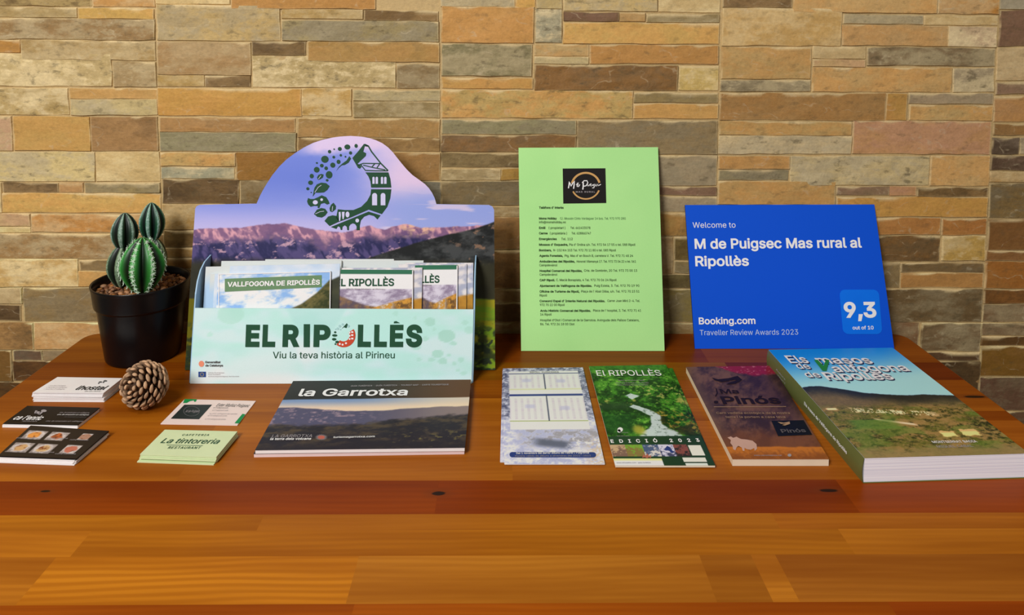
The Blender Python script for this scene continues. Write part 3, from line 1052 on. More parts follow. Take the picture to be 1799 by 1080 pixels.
# black stack with white lettering
N = 3
zt = (N + 1) * CT + N * 0.0002
q = card_quad((48, 712), (175.5, 715.5), (137, 745.5), (5.5, 743), zt)
root = make_card('business_card', q, CT, M['blackcard'], 'black business card with white cafe lettering and bird emblem, topmost of its stack', 'card', CARD)
pl = flat(zt, up_of(q))
text('logo_lettering', 'ca l\'enric', pl, (21, 737), (70, 738), 7.5, M['inkwhite'], root, 0.018, shear=0.1)
text('small_print', 'restaurant', pl, (38, 740.5), (64, 741), 2.2, M['inklight'], root)
polys('bird_emblem', [circ(77, 721.5, 5, 2.2, 12), circ(67, 724.5, 4.5, 2, 12), [(62, 721), (66, 721), (63, 726), (60, 726)], [(72, 723), (76, 723.5), (71, 728), (66, 727.5)]], pl, M['inklight'], root)
for a, b_, y, m_ in ((104, 156, 725.5, 'inklight'), (100, 155, 729, 'inkwhite'), (112, 150, 733, 'inkgrey'), (80, 145, 740.5, 'inklight')):
    text('small_print', 'ctra. de camprodon s/n vallfogona', pl, (a, y), (b_, y + .5), 2.0, M[m_], root)
card_stack('business_card', q, N, CT, M['white'], 'white-edged card under the black cafe card', 'cards under the black cafe card', 0.0011)

# black food-photo cards at the front left corner
N = 4
zt = (N + 1) * 0.0010 + N * 0.0002
q = card_quad((54, 747), (191.5, 756.5), (134, 805.5), (-4, 800.5), zt)
root = make_card('business_card', q, 0.0010, M['blackcard'], 'black business card with six small food photos, topmost at the front left', 'card', CARD)
pl = flat(zt, up_of(q))


def food_print(u, v):
    im = np.zeros(u.shape + (3,)) + C(30, 25, 25)
    n1, n2 = fbm(u * 26, v * 18, 21), fbm(u * 60, v * 44, 22, 3)
    for i, (cx, cy, w, h, tone) in enumerate(((.17, .30, .13, .15, (225, 150, 70)), (.46, .30, .12, .15, (190, 100, 50)), (.80, .26, .07, .12, (170, 130, 110)),
                                             (.17, .72, .13, .16, (200, 160, 110)), (.46, .72, .13, .16, (205, 170, 120)), (.80, .70, .10, .15, (190, 110, 90)))):
        box = (ss(w, w - .01, np.abs(u - cx)) * ss(h, h - .015, np.abs(v - cy)))
        plate = C(225, 215, 212)
        food = mixc(C(*tone), C(120, 60, 30), ss(.45, .7, n1))
        blob = ss(.085, .06, np.sqrt((u - cx) ** 2 + ((v - cy) * .7) ** 2) + (n1 - .5) * .06)
        pic = mixc(plate * (0.72 + 0.3 * n2[..., None]), food, blob)
        dark = ss(.10, .13, np.sqrt((u - cx) ** 2 + ((v - cy) * .8) ** 2) + (n1 - .5) * .10)
        pic = mixc(pic, C(60, 48, 44) + 0 * pic, dark * .35)
        im = im * (1 - box[..., None]) + pic * box[..., None]
    return im


grid_print('food_photos', q, (0, 0, 1), 0.00025, 150, 90, food_print, M['print'], root)
for a, b_, y in ((28, 62, 770), (82, 118, 770.5), (122, 154, 773.5), (8, 42, 794), (52, 94, 795), (96, 132, 798)):
    text('photo_caption', 'cuina catalana', pl, (a, y), (b_, y + .6), 2.2, M['inklight'], root, off=0.0006)
card_stack('business_card', q, N, 0.0010, M['white'], 'white-edged card fanned under the black food-photo card', 'cards under the food-photo card', 0.0012,
           shift=[(0, 0), (.001, .0008), (-.001, -.001), (.0008, -.0016)])

# single pink card
q = card_quad((324.5, 700.5), (449.5, 703.5), (417, 746), (282, 743.5), 0.0009)
root = make_card('business_card', q, 0.0008, M['pinkcard'], 'pale pink business card with a black square emblem and green corners', 'card', CARD)
pl = flat(0.0009, up_of(q))
polys('black_square_emblem', [[(324, 710.5), (372.5, 710.5), (349.5, 736), (300, 735)]], pl, mat_plain('charcoal_ink', (44, 50, 48), .4, .08), root, 0.0003)
polys('ring_emblem', [ring_seg(336.5, 722.5, 14.5, 13.2, 0, 359, .62)], pl, M['inkgrey'], root, 0.0006)
text('emblem_lettering', 'M de Puigsec', pl, (325, 724.5), (349, 724.5), 4, M['inklight'], root, off=0.0007)
leafink = mat_plain('leaf_green_ink', (30, 140, 74), .45, .08)
polys('green_corner_mark', [[(324.5, 700.5), (346, 701), (344, 705), (341.5, 705.5), (340, 703), (333, 704.5), (328, 707.5), (321.5, 707.5)]], pl, leafink, root, 0.0003)
polys('green_corner_mark', [[(426, 726.5), (431, 727.5), (420, 743.5), (412, 743)]], pl, leafink, root, 0.0003)
text('name_lettering', 'Ester Muñoz Puigsec', pl, (379, 713.5), (436, 715), 5, M['inkgrey'], root, shear=.1)
for a, b_, y, m_ in ((374, 400, 717, 'inkgrey'), (372, 400, 721.5, 'inklight'), (367, 416, 727.5, 'inklight'), (364, 398, 731, 'inklight'), (359, 396, 737, 'inklight')):
    text('small_print', 'tel 972 vallfogona del ripolles', pl, (a, y), (b_, y + .4), 2.2, M[m_], root)

# mint green stack
N = 4
zt = (N + 1) * 0.0010 + N * 0.0004
q = card_quad((289.5, 754), (417, 757), (380, 802), (246, 797), zt)
root = make_card('business_card', q, 0.0010, M['mint'], 'mint green restaurant card with dark script, topmost of the mint stack', 'card', CARD)
pl = flat(zt, up_of(q))
text('title_lettering', 'La tintoreria', pl, (281, 778), (381, 779.5), 8.5, M['darkgreen'], root, 0.004, shear=.15)
text('top_lettering', 'CAFETERIA', pl, (319, 765.3), (366, 765.5), 3, M['darkgreen'], root, 0.01, space=1.3)
text('bottom_lettering', 'RESTAURANT', pl, (294, 788), (350, 788.5), 4, M['darkgreen'], root, 0.01, space=1.2)
polys('rule_line', [stroke([(293, 781.5), (356, 782.5)], .7)], pl, M['darkgreen'], root)
card_stack('business_card', q, N, 0.0010, M['mint'], 'mint green card fanned under the mint restaurant card', 'mint cards under the top one', 0.0010, 0.0004,
           shift=[(0.001, 0), (-.0005, -.0012), (.0012, .0008), (-.001, -.002)])

# ------------------------------------------------------------------ brochures lying on the table
def brochure(name, quad, thick, label, cat, fn, nu, nv, page_mat=None, group=None, gloss=True, page_inset=0.0006, bow=None, gain=None):
    c = sum(quad) / 4
    root = empty(name, (c[0], c[1], 0), label, cat, group)
    ct = 0.0003
    # paper block, a little inside the cover
    cen = sum(quad) / 4
    inner = [p + (cen - p) / np.linalg.norm(cen - p) * page_inset - np.array([0, 0, ct]) for p in quad]
    slab('pages', inner, (0, 0, 1), thick - ct, page_mat or M['white'], root)
    grid_print('front_cover', quad, (0, 0, 1), 0.0, nu, nv, fn, M['gloss'] if gloss else M['print'], root, bow, gain)
    return root


# landscape booklet in front of the display
def garrotxa(u, v):
    n = fbm(u * 14, v * 16, 31, 5)
    n2 = fbm(u * 40, v * 50, 33, 4)
    top = mixc(C(40, 36, 32), C(92, 58, 26), ss(.3, 1, u))
    ridge1 = .434 + .045 * ss(0, .35, u) - .055 * ss(.6, 1, u) - .012 * np.sin(u * 11) + .03 * (n - .5)
    ridge2 = .68 - .06 * ss(.4, .65, u) - .07 * ss(.62, 1, u) + .04 * (n - .5)
    sky = mixc(mixc(C(120, 145, 185), C(232, 204, 176), ss(.31, .46, v)), C(240, 214, 178), ss(.3, 1, u) * .75)
    im = sky
    hz = mixc(C(82, 78, 104), C(150, 130, 120), ss(.4, 1, u) * .8)
    hz = mixc(hz, C(165, 140, 150) + 0 * hz, ss(.55, .75, n2) * ss(.65, .3, u) * .8)
    im = mixc(im, hz, ss(-.008, .008, v - ridge1))
    r_ = rich(u * 10, v * 16, 35)
    fg = mixc(C(36, 28, 36), C(78, 64, 48), ss(.25, 1, r_))
    fg = mixc(fg, C(128, 116, 62) + 0 * fg, ss(.62, .75, n2) * ss(.7, .85, v) * ss(.45, .8, u) * .8)
    fg = mixc(fg, C(38, 30, 36) + 0 * fg, ss(.86, 1, v) * .8)
    im = mixc(im, fg, ss(-.03, .03, v - ridge2 + .05 * (n2 - .5)))
    im = mixc(im, top, ss(.312 - .016 * u, .308 - .016 * u, v))
    return im


zg = 0.0082
q = card_quad((515, 668.5), (827.5, 666), (817, 786), (447.5, 790.5), zg)
gar = brochure('travel_booklet', q, 0.0036, 'dark landscape booklet with white title and valley photo in front of the brochure display', 'booklet', garrotxa, 240, 130)
gar.location.z = zg - 0.0036
for ch in gar.children:
    ch.data.transform(Matrix.Translation((0, 0, -(zg - 0.0036))))
pl = flat(zg, up_of(q))
gz = lambda *a, **k: text(*a, **k)
text('title_lettering', 'la Garrotxa', pl, (523, 696), (715, 694.6), 13.2, M['inkwhite'], gar, 0.02)
text('subtitle_lettering', 'GUIA TURÍSTICA  ·  GUÍA TURÍSTICA  ·  TOURIST MAP  ·  CARTE TOURISTIQUE', pl, (616, 679.2), (788, 676.5), 2.4, M['inklight'], gar, 0.01)
text('place_lettering', 'LA GARROTXA', pl, (477, 768.5), (548, 768), 5, M['inklight'], gar, 0.0)
text('slogan_lettering', 'la terra dels volcans', pl, (474, 773), (546, 772.5), 4, M['inkwhite'], gar, 0.02)
text('address_lettering', 'turismegarrotxa.com', pl, (585, 769.5), (658, 768), 3.2, M['inkwhite'], gar, 0.01)
sun = []
for i in range(20):
    a = 2 * math.pi * i / 20
    sun.append([(564.5 + 6.5 * math.cos(a - .12), 768 + 3.2 * math.sin(a - .12)), (564.5 + 11.5 * math.cos(a), 768 + 5.8 * math.sin(a)), (564.5 + 6.5 * math.cos(a + .12), 768 + 3.2 * math.sin(a + .12))])
polys('sun_emblem', sun, pl, M['inklight'], gar)
polys('sun_emblem_core', [circ(564.5, 768, 6.2, 3.1)], pl, mat_plain('brick_ink', (190, 100, 84), .5, .08), gar)
# the second booklet under it
q2 = card_quad((513, 672), (826, 669.5), (816.5, 791.5), (445, 797), 0.0036)
gar2 = brochure('travel_booklet', q2, 0.0036, 'booklet lying underneath the dark landscape booklet', 'booklet', garrotxa, 60, 40, mat_plain('pinkish_paper', (236, 214, 212), .5, .3))


# ski leaflet: snowy forest with timetable
def ski(u, v):
    n = fbm(u * 22, v * 44, 41, 4)
    n2 = fbm(u * 50, v * 90, 42, 3)
    q1, q2 = rich(u * 14, v * 34, 44), rich(u * 30, v * 70, 45)
    forest = mixc(C(70, 74, 104), C(206, 208, 226), ss(.05, .95, q1 * .45 + q2 * .55))
    snow = mixc(C(172, 176, 208), C(220, 220, 234), ss(.1, .9, q1))
    im = mixc(forest, snow, ss(.54, .62, v + .1 * (n - .5)))
    trees = ss(.35, .75, q1) * ss(.66, .72, v) * ss(.90, .80, v) * ss(.08, .25, u)
    im = put(im, C(140, 136, 146), trees * .8)
    shadow = ss(.26, .1, np.abs(u - .5) + .05 * (n - .5)) * ss(.055, .012, np.abs(v - .825 - .09 * (u - .5)))
    im = put(im, C(86, 90, 112), shadow * .9)
    right = ss(.80, .96, u + .25 * (v - .8)) * ss(.70, .86, v) * ss(.35, .62, n2)
    im = put(im, C(206, 186, 160), right * .85)
    im = put(im, C(236, 234, 240), ss(.55, .7, n) * ss(.74, .80, v) * ss(.92, .88, v) * ss(.6, .75, u))
    # timetable panel
    x0, x1, y0, y1 = .07, .925, .043, .695
    pan = ss(x0 - .004, x0 + .004, u) * ss(x1 + .004, x1 - .004, u) * ss(y0 - .003, y0 + .003, v) * ss(y1 + .003, y1 - .003, v)
    cellx = (u - x0) / (x1 - x0)
    cols = np.abs(((cellx * 12) % 1) - .5)
    rows_ = np.abs(((v * 120) % 1) - .5)
    txt = ss(.22, .34, cols) * ss(.1, .3, rows_) * ((v > .10) & (v < .25) | (v > .37) & (v < .59))
    pc = mixc(C(232, 226, 232) + np.zeros(u.shape + (3,)), C(180, 172, 186), txt * .62)
    pc = put(pc, C(202, 206, 160), ss(.012, .004, np.abs(v - .268)) * .8)
    pc = put(pc, C(148, 166, 84), ss(.006, .002, np.abs(v - .612)))
    pc = put(pc, C(54, 66, 128), ss(.013, .010, np.abs(v - .335)))
    pc = put(pc, C(70, 78, 118), ss(.008, .005, np.abs(v - .075)) * .7)
    pc = put(pc, C(52, 60, 88), ss(.010, .006, np.abs(cellx - .5)) * ((v > .08) & (v < .268) | (v > .33) & (v < .612)))
    for px_, py_ in ((.25, .16), (.73, .17), (.27, .46), (.73, .48)):
        pc = put(pc, C(172, 174, 206), ss(.10, .04, np.abs(cellx - px_)) * ss(.035, .01, np.abs(v - py_)) * .6)
    return mixc(im, pc, pan)


q = card_quad((883.5, 646.5), (1024, 644.5), (1063, 814.5), (886, 814.5), 0.0020)
ski_a = brochure('ski_leaflet', q, 0.0010, 'snow-photo leaflet with timetable panel and navy strip, topmost of its pair', 'leaflet', ski, 130, 230, gain=1.25)
ski_a.location.z = 0.0010
for ch in ski_a.children:
    ch.data.transform(Matrix.Translation((0, 0, -0.0010)))
pl = flat(0.0020, up_of(q))
strip = [(900 + 5 * math.cos(a), 798.5 + 4.6 * math.sin(a)) for a in np.linspace(math.pi / 2, 3 * math.pi / 2, 10)] + [(1042 + 5 * math.cos(a), 798.8 + 4.6 * math.sin(a)) for a in np.linspace(-math.pi / 2, math.pi / 2, 10)]
polys('navy_strip', [strip], pl, M['navy'], ski_a)
text('strip_lettering', 'Del 1 novembre del darrer dilluns de Febrer / Puigcerdà', pl, (907, 798), (1035, 797), 3.2, M['inkwhite'], ski_a, 0.01, 0.0007)
text('strip_lettering', 'Horaris vàlids de dilluns a divendres del 2022 i 2023', pl, (905, 802.4), (1038, 802), 2.6, M['inklight'], ski_a, 0.0, 0.0007)
text('panel_heading', 'RIPOLL  PUIGCERDÀ', pl, (931, 655), (982, 654.6), 2.2, M['inkgrey'], ski_a, 0.0, 0.0006)
q = card_quad((882.8, 648.5), (1020, 646.5), (1054, 811.5), (878.5, 811), 0.0010)
brochure('ski_leaflet', q, 0.0009, 'second snow-photo leaflet peeking out at the left under the timetable leaflet', 'leaflet', ski, 60, 90, mat_plain('cream_paper', (214, 206, 190), .5, .3))


# green stream brochure
def green_cover(u, v):
    n = fbm(u * 12, v * 22, 51, 5)
    n2 = fbm(u * 34, v * 66, 53, 4)
    r1_, r2_, r3_ = rich(u * 9, v * 18, 54), rich(u * 22, v * 46, 55), rich(u * 5, v * 9, 56)
    im = mixc(C(14, 46, 12), C(64, 128, 34), ss(.05, .95, r1_))
    im = mixc(im, C(128, 184, 70) + 0 * im, ss(.55, 1, r2_) * ss(.30, .7, r3_) * .85)
    im = mixc(im, C(10, 34, 12) + 0 * im, ss(.40, .0, r2_) * .8)
    im = mixc(im, C(50, 116, 34) + 0 * im, ss(.16, .02, v) * .55)
    n2 = r2_ * .5 + .25
    tr = ss(.56, .72, n2) * ss(.22, .28, v) * ss(.46, .40, v) * ss(.45, .62, u)
    im = put(im, C(172, 160, 92), tr * .8)
    im = put(im, C(30, 52, 30), ss(.40, .46, v) * ss(.52, .48, v) * ss(.5, .3, u) * .8)
    im = put(im, C(168, 162, 82), ss(.60, .74, n) * ss(.36, .40, v) * ss(.47, .44, v) * .8)
    rocks = ss(.50, .66, n2) * ss(.50, .54, v) * ss(.76, .70, v) * ss(.50, .66, u)
    im = put(im, C(150, 122, 50), rocks * .85)
    im = put(im, C(40, 42, 18), ss(.50, .38, n) * ss(.52, .58, v) * ss(.78, .72, v) * ss(.55, .66, u) * .8)
    im = put(im, C(18, 62, 22), ss(.52, .58, v) * ss(.76, .7, v) * ss(.42, .26, u) * .75)
    # stream
    cx = polyline(v, [(.32, .40), (.37, .42), (.44, .38), (.48, .41), (.52, .52), (.57, .60), (.63, .58), (.69, .58), (.755, .57)])
    hw = polyline(v, [(.335, .0), (.36, .085), (.375, .06), (.40, .0), (.455, .0), (.475, .06), (.52, .07), (.58, .06), (.65, .06), (.69, .11), (.72, .19), (.755, .24)])
    w = ss(1.15, .75, np.abs(u - cx) / np.maximum(hw, 1e-3) + .5 * (n2 - .5)) * (hw > .004)
    im = put(im, C(196, 208, 212), w * .92)
    im = put(im, C(70, 90, 80), w * ss(.55, .72, n2) * .7)
    im = put(im, C(176, 168, 60), ss(.10, .03, np.sqrt((u - .36) ** 2 + ((v - .70) * 1.6) ** 2)) * .8)
    # lower bands
    im = put(im, C(28, 56, 34), ss(.755, .760, v))
    row = (v > .832) & (v < .928)
    pics = [(.0, .155, (186, 156, 122), (120, 90, 80)), (.155, .335, (112, 160, 52), (128, 106, 60)), (.335, .50, (70, 84, 120), (206, 200, 196)), (.50, .66, (200, 198, 224), (64, 66, 96)), (.66, .80, (128, 72, 66), (44, 40, 40))]
    for a, b, c1, c2 in pics:
        m = row & (u >= a) & (u < b)
        pc = mixc(C(*c1), C(*c2), ss(.42, .62, n2 + 2 * (v - .88)))
        im = np.where(m[..., None], pc, im)
    im = np.where(((v > .838) & (v < .922) & (u > .815) & (u < .945))[..., None], C(222, 216, 204), im)
    im = np.where(((v > .945) & (v < .97) & (u < .485))[..., None], mixc(C(214, 218, 150), C(240, 236, 236), ss(.955, .97, v)), im)
    im = np.where(((v >= .97) & (u < .485))[..., None], C(240, 234, 238), im)
    im = np.where(((v > .938) & (v < .972) & (u > .70) & (u < .935))[..., None], C(224, 218, 204), im)
    im = np.where(((v > .98) & (u > .71) & (u < .93))[..., None], C(206, 214, 206), im)
    return im


q = card_quad((1034.5, 642.5), (1170, 640), (1257, 817), (1081, 817), 0.0036)
grn = brochure('nature_brochure', q, 0.0022, 'green brochure with mountain stream photo and white title, topmost of the green pair', 'brochure', green_cover, 160, 300, mat_plain('cream_page', (236, 226, 200), .5, .3), gain=1.3)
grn.location.z = 0.0014
for ch in grn.children:
    ch.data.transform(Matrix.Translation((0, 0, -0.0014)))
pl = flat(0.0036, up_of(q))
text('title_lettering', 'El RIPOLLÈS', pl, (1049, 660), (1163, 659.5), 9.5, M['inkwhite'], grn, 0.006)
for a, b_, y in ((1086, 1133, 669), (1082, 1140, 673.5), (1084, 1138, 677)):
    text('subtitle_lettering', 'Espais d\'Interès Natural del Ripollès', pl, (a, y), (b_, y - .2), 1.9, M['inklight'], grn)
text('edition_lettering', 'EDICIÓ 2023', pl, (1073.5, 778.2), (1230, 776.2), 6.2, M['inkwhite'], grn, 0.03, space=2.3)
polys('white_emblem', [circ(1089.5, 754.5, 4.8, 4), circ(1087.5, 757, 3, 3)], pl, M['inkwhite'], grn)
for a, b_, y in ((1087, 1104, 760.5), (1084, 1106, 766.5)):
    text('emblem_lettering', 'Ripollès desenvolupament', pl, (a, y), (b_, y), 1.6, M['inklight'], grn)
text('address_lettering', 'www.elripolles.com · guia turística', pl, (1083, 813.5), (1143, 813.3), 1.6, M['navy'], grn)
polys('skier_emblem', [[(1168, 788), (1172, 783), (1176, 785), (1180, 790), (1184, 794), (1180, 796), (1175, 791), (1170, 791), (1165, 789)]], pl, M['navy'], grn)
polys('red_emblem', [[(1128, 804), (1131, 797), (1134, 801), (1137, 796), (1140, 801), (1143, 799), (1144, 804), (1140, 803), (1137, 805), (1133, 803)]], pl, mat_plain('rust_ink', (186, 110, 92), .5, .08), grn)
q = card_quad((1040, 647), (1181.5, 645.8), (1256, 817), (1086, 817), 0.0013)
brochure('nature_brochure', q, 0.0012, 'second green stream brochure showing at the upper right under the top one', 'brochure', green_cover, 70, 110)


# brown meat-farm brochure
def brown_cover(u, v):
    n = fbm(u * 9, v * 14, 61, 5)
    n2 = fbm(u * 36, v * 70, 63, 4)
    rk_ = rich(u * 5 + v * 3, v * 6, 64)
    im = mixc(C(56, 38, 38), C(112, 78, 62), ss(.15, 1, rk_))
    im = mixc(im, C(112, 84, 66) + 0 * im, ss(.18, .0, u) * .6)
    im = mixc(im, C(44, 26, 30) + 0 * im, ss(.5, .9, u) * ss(.9, .4, v) * .5)
    rd = ss(.0, .03, polyline(u, [(.2, -.03), (.30, .0), (.50, .085), (.72, .145), (.85, .13), (1, .12)]) - v + .05 * (n - .5))
    im = put(im, C(138, 30, 50), rd)
    im = put(im, C(206, 140, 150), rd * ss(.60, .72, n2) * .6)
    im = mixc(im, C(120, 70, 36) + 0 * im, ss(.66, .84, v + .12 * (n - .5)) * .7)
    gr = ss(.886, .90, v + .02 * (n - .5))
    field = mixc(C(190, 112, 34), C(138, 78, 28), ss(.90, 1., v + .1 * (n2 - .5)))
    return mixc(im, field, gr)


q = card_quad((1205, 644), (1356, 641.5), (1457, 806), (1287, 806), 0.0075)
pin = brochure('farm_brochure', q, 0.0072, 'dark brown brochure with a pale animal photo, left of the thick book', 'brochure', brown_cover, 130, 200, mat_plain('yellowed_paper', (232, 214, 186), .5, .3), bow=None)
pl = flat(0.0075, up_of(q))
inkdark = mat_plain('dark_brown_ink', (34, 20, 20), .4, .08)
tanink = mat_plain('tan_ink', (176, 142, 110), .45, .08)
polys('feather_emblem', [[(1250, 663), (1262, 666), (1280, 664), (1296, 660), (1304, 667), (1292, 674), (1276, 675), (1283, 671), (1296, 667), (1284, 668), (1268, 671), (1256, 668)]], pl, inkdark, pin)
text('title_lettering', 'Ma', pl, (1267, 691), (1299, 691), 8, inkdark, pin, 0.015)
text('title_lettering', 'Pinós', pl, (1271, 710), (1374, 709), 14, inkdark, pin, 0.025)
polys('title_flourish', [stroke([(1258, 682), (1260, 690), (1257, 696)], 2), circ(1258, 706, 4, 2.4)], pl, inkdark, pin)
polys('rule_line', [stroke([(1254, 714.5), (1381, 714)], .8)], pl, tanink, pin)
text('slogan_lettering', 'Carn vedella ecològica de la nostra', pl, (1259, 727), (1388, 727), 3.4, tanink, pin, 0.0, shear=.12)
text('slogan_lettering', 'terra i la portem a casa teva', pl, (1275, 734), (1380, 734), 3.4, tanink, pin, 0.0, shear=.12)
polys('black_label', [[(1355, 739), (1412, 738), (1427, 763.5), (1367, 766)]], pl, mat_plain('blue_black_ink', (18, 22, 28), .4, .08), pin)
polys('label_emblem', [[(1366, 741.5), (1377, 743), (1387, 741), (1388, 745), (1379, 748), (1374, 747), (1382, 744.5), (1372, 745)]], pl, tanink, pin, 0.0008)
text('label_lettering', 'Pinós', pl, (1374, 761), (1417, 759.5), 6.5, mat_plain('dull_grey_ink', (92, 88, 92), .5, .08), pin, 0.02, 0.0008)
cow = [(1278, 768.5), (1284, 766.5), (1288, 769), (1294, 767), (1298, 769.5), (1302, 771), (1312, 772), (1322, 774), (1329, 780), (1330, 788), (1326, 792), (1325, 787), (1319, 790), (1312, 789), (1308, 786.5), (1308, 792), (1305, 792), (1303, 786), (1297, 783), (1294, 786), (1292, 791), (1288, 789), (1287, 783), (1283, 778), (1284, 773)]
polys('animal_print', [cow], pl, mat_plain('pinkish_fur_ink', (206, 166, 150), .5, .08), pin)
text('address_lettering', 'www.carnsmapinos.cat', pl, (1325, 801), (1374, 801), 2.6, M['inklight'], pin)
polys('round_mark', [circ(1387, 799.5, 3.4, 2.6)], pl, M['inklight'], pin)


# ------------------------------------------------------------------ thick book
def book_cover(u, v):
    n = fbm(u * 10, v * 16, 71, 5)
    n2 = fbm(u * 46, v * 80, 73, 4)
    sky = mixc(C(18, 118, 196), C(152, 200, 226), ss(.0, .42, v + .12 * (u - .4)))
    ridge = polyline(u, [(0, .42), (.06, .408), (.14, .41), (.25, .437), (.4, .482), (.52, .50), (.63, .512), (.72, .515), (.80, .508), (.86, .515), (1, .525)]) + .006 * (n2 - .5)
    n3 = fbm(u * 90, v * 120, 77, 3)
    hill = mixc(C(34, 38, 34), C(104, 88, 58), ss(.01, .12, v - ridge + .06 * (n - .5)))
    hill = hill * (.86 + .28 * n3[..., None])
    im = mixc(sky, hill, ss(-.004, .004, v - ridge))
    rb_, rc_ = rich(u * 8, v * 20, 74), rich(u * 24, v * 60, 79)
    low = mixc(C(88, 90, 36), C(140, 112, 64), ss(.1, .9, rb_))
    low = mixc(low, C(42, 48, 22) + 0 * low, ss(.50, .05, rc_) * .9)
    low = mixc(low, C(150, 124, 78) + 0 * low, ss(.56, .68, n3) * .5)
    low = mixc(low, C(84, 118, 44) + 0 * low, ss(.54, .66, fbm(u * 5, v * 16, 75)) * .45)
    im = mixc(im, low, ss(.57, .64, v + .04 * (n - .5)))
    vx = rich(u * 60, v * 70, 78)
    vill = ss(.028, .010, np.abs(v - .653 - .09 * (u - .40))) * ss(.50, .68, vx) * ss(.16, .2, u) * ss(.78, .66, u)
    im = put(im, C(240, 206, 158), vill)
    im = put(im, C(238, 200, 150), ss(.012, .006, np.abs(v - .622)) * ss(.045, .025, np.abs(u - .07)))
    path = ss(.012, .005, np.abs(v - .745 - .22 * (u - .42))) * ss(.27, .31, u) * ss(.54, .5, u)
    im = put(im, C(226, 190, 156), path * .95)
    gf = ss(.045, .03, np.abs(v - .755)) * ss(.08, .14, u) * ss(.46, .36, u)
    im = put(im, C(84, 122, 46), gf * .7)
    for hx, hy, w, h in ((.655, .845, .055, .026), (.80, .838, .06, .030)):
        hs = ss(w, w - .012, np.abs(u - hx + .03 * (n2 - .5))) * ss(h, h - .012, np.abs(v - hy + .02 * (n2 - .5)))
        im = put(im, C(238, 206, 128), hs)
        im = put(im, C(216, 164, 108), hs * ss(hy - .004, hy - .016, v))
    dk = ss(.55, .40, n2) * ss(.84, .92, u) * ss(.70, .76, v) * ss(.9, .84, v)
    im = put(im, C(36, 40, 24), dk * .9)
    im = mixc(im, C(134, 116, 74) + 0 * im, ss(.91, .97, v + .05 * (n - .5)) * .8)
    return im


BH = 0.0250
bp_ = flat(BH)
bTL, bTR, bBL = bp_.P(1350, 613.5), bp_.P(1568, 610), bp_.P(1519, 804)
bBR = bBL + (bTR - bTL)
bBR[1] = bp_.P(1900, 794)[1] * .5 + bBR[1] * .5
q = [bTL, bTR, bBR, bBL]
c = sum(q) / 4
book = empty('book', (c[0], c[1], 0), 'thick paperback book with sky and village photo cover, lying at the right table edge', 'book')
olive = mat_plain('olive_spine_print', (104, 110, 60), .35, .4)


def page_edge_material():
    m = bpy.data.materials.new('book_page_edges')
    m.use_nodes = True
    nt = m.node_tree
    b = nt.nodes['Principled BSDF']
    tc = nt.nodes.new('ShaderNodeTexCoord').outputs['Object']
    nz = noise_node(nt, scaled_vec(nt, tc, (3, 3, 1100)), 1.0, 3, .6)
    cc = mix_node(nt, (*lin((226, 226, 240)), 1), (*lin((250, 250, 255)), 1), ramp_node(nt, nz, .35, .6))
    nt.links.new(cc, b.inputs['Base Color'])
    b.inputs['Roughness'].default_value = .7
    bp = nt.nodes.new('ShaderNodeBump')
    bp.inputs['Strength'].default_value = .3
    bp.inputs['Distance'].default_value = .0006
    nt.links.new(nz, bp.inputs['Height'])
    nt.links.new(bp.outputs['Normal'], b.inputs['Normal'])
    return m


cen = sum(q) / 4
inner = [p + (cen - p) * 0.006 - np.array([0, 0, .0007]) for p in q]
slab('page_block', inner, (0, 0, 1), BH - .0014, page_edge_material(), book)
grid_print('front_cover', q, (0, 0, 1), 0.0, 240, 320, book_cover, M['gloss'], book, None, 1.5)
q0 = [np.array([p[0], p[1], 0.0007]) for p in q]
slab('back_cover', q0, (0, 0, 1), .0007, olive, book)
# spine: slightly rounded strip down the left side
sv, sf = [], []
for i in range(9):
    t = i / 8
    bulge = 0.0016 * math.sin(math.pi * t)
    for p in (bTL, bBL):
        sv.append((p[0] - bulge - 0.0003, p[1], BH * (1 - t)))
for i in range(8):
    sf.append((2 * i, 2 * i + 2, 2 * i + 3, 2 * i + 1))
mesh('spine', sv, sf, olive, book, True)
spn = Plane((bTL[0] - 0.0021, bTL[1], 0), np.cross(np.array(bBL - bTL), (0, 0, 1)), (0, 0, 1))
sdir = (bBL - bTL) / np.linalg.norm(bBL - bTL)


def spine_text(name, body, s0, s1, z0, hz, mat):
    me = text_mesh(body, 0.02)
    co = np.array([v.co[:] for v in me.vertices])
    x0, x1 = co[:, 0].min(), co[:, 0].max()
    L = np.linalg.norm(bBL - bTL)
    A = bTL + sdir * L * s0
    Bp = bTL + sdir * L * s1
    P = A + ((co[:, 0] - x0) / (x1 - x0))[:, None] * (Bp - A)
    P[:, 2] = z0 + co[:, 1] / .7 * hz
    tz = 1 - P[:, 2] / BH
    P[:, 0] -= 0.0016 * np.sin(np.pi * np.clip(tz, 0, 1)) + 0.0008
    me.vertices.foreach_set('co', P.astype(np.float32).ravel())
    me.update()
    me.materials.clear()
    link(name, me, mat, book)


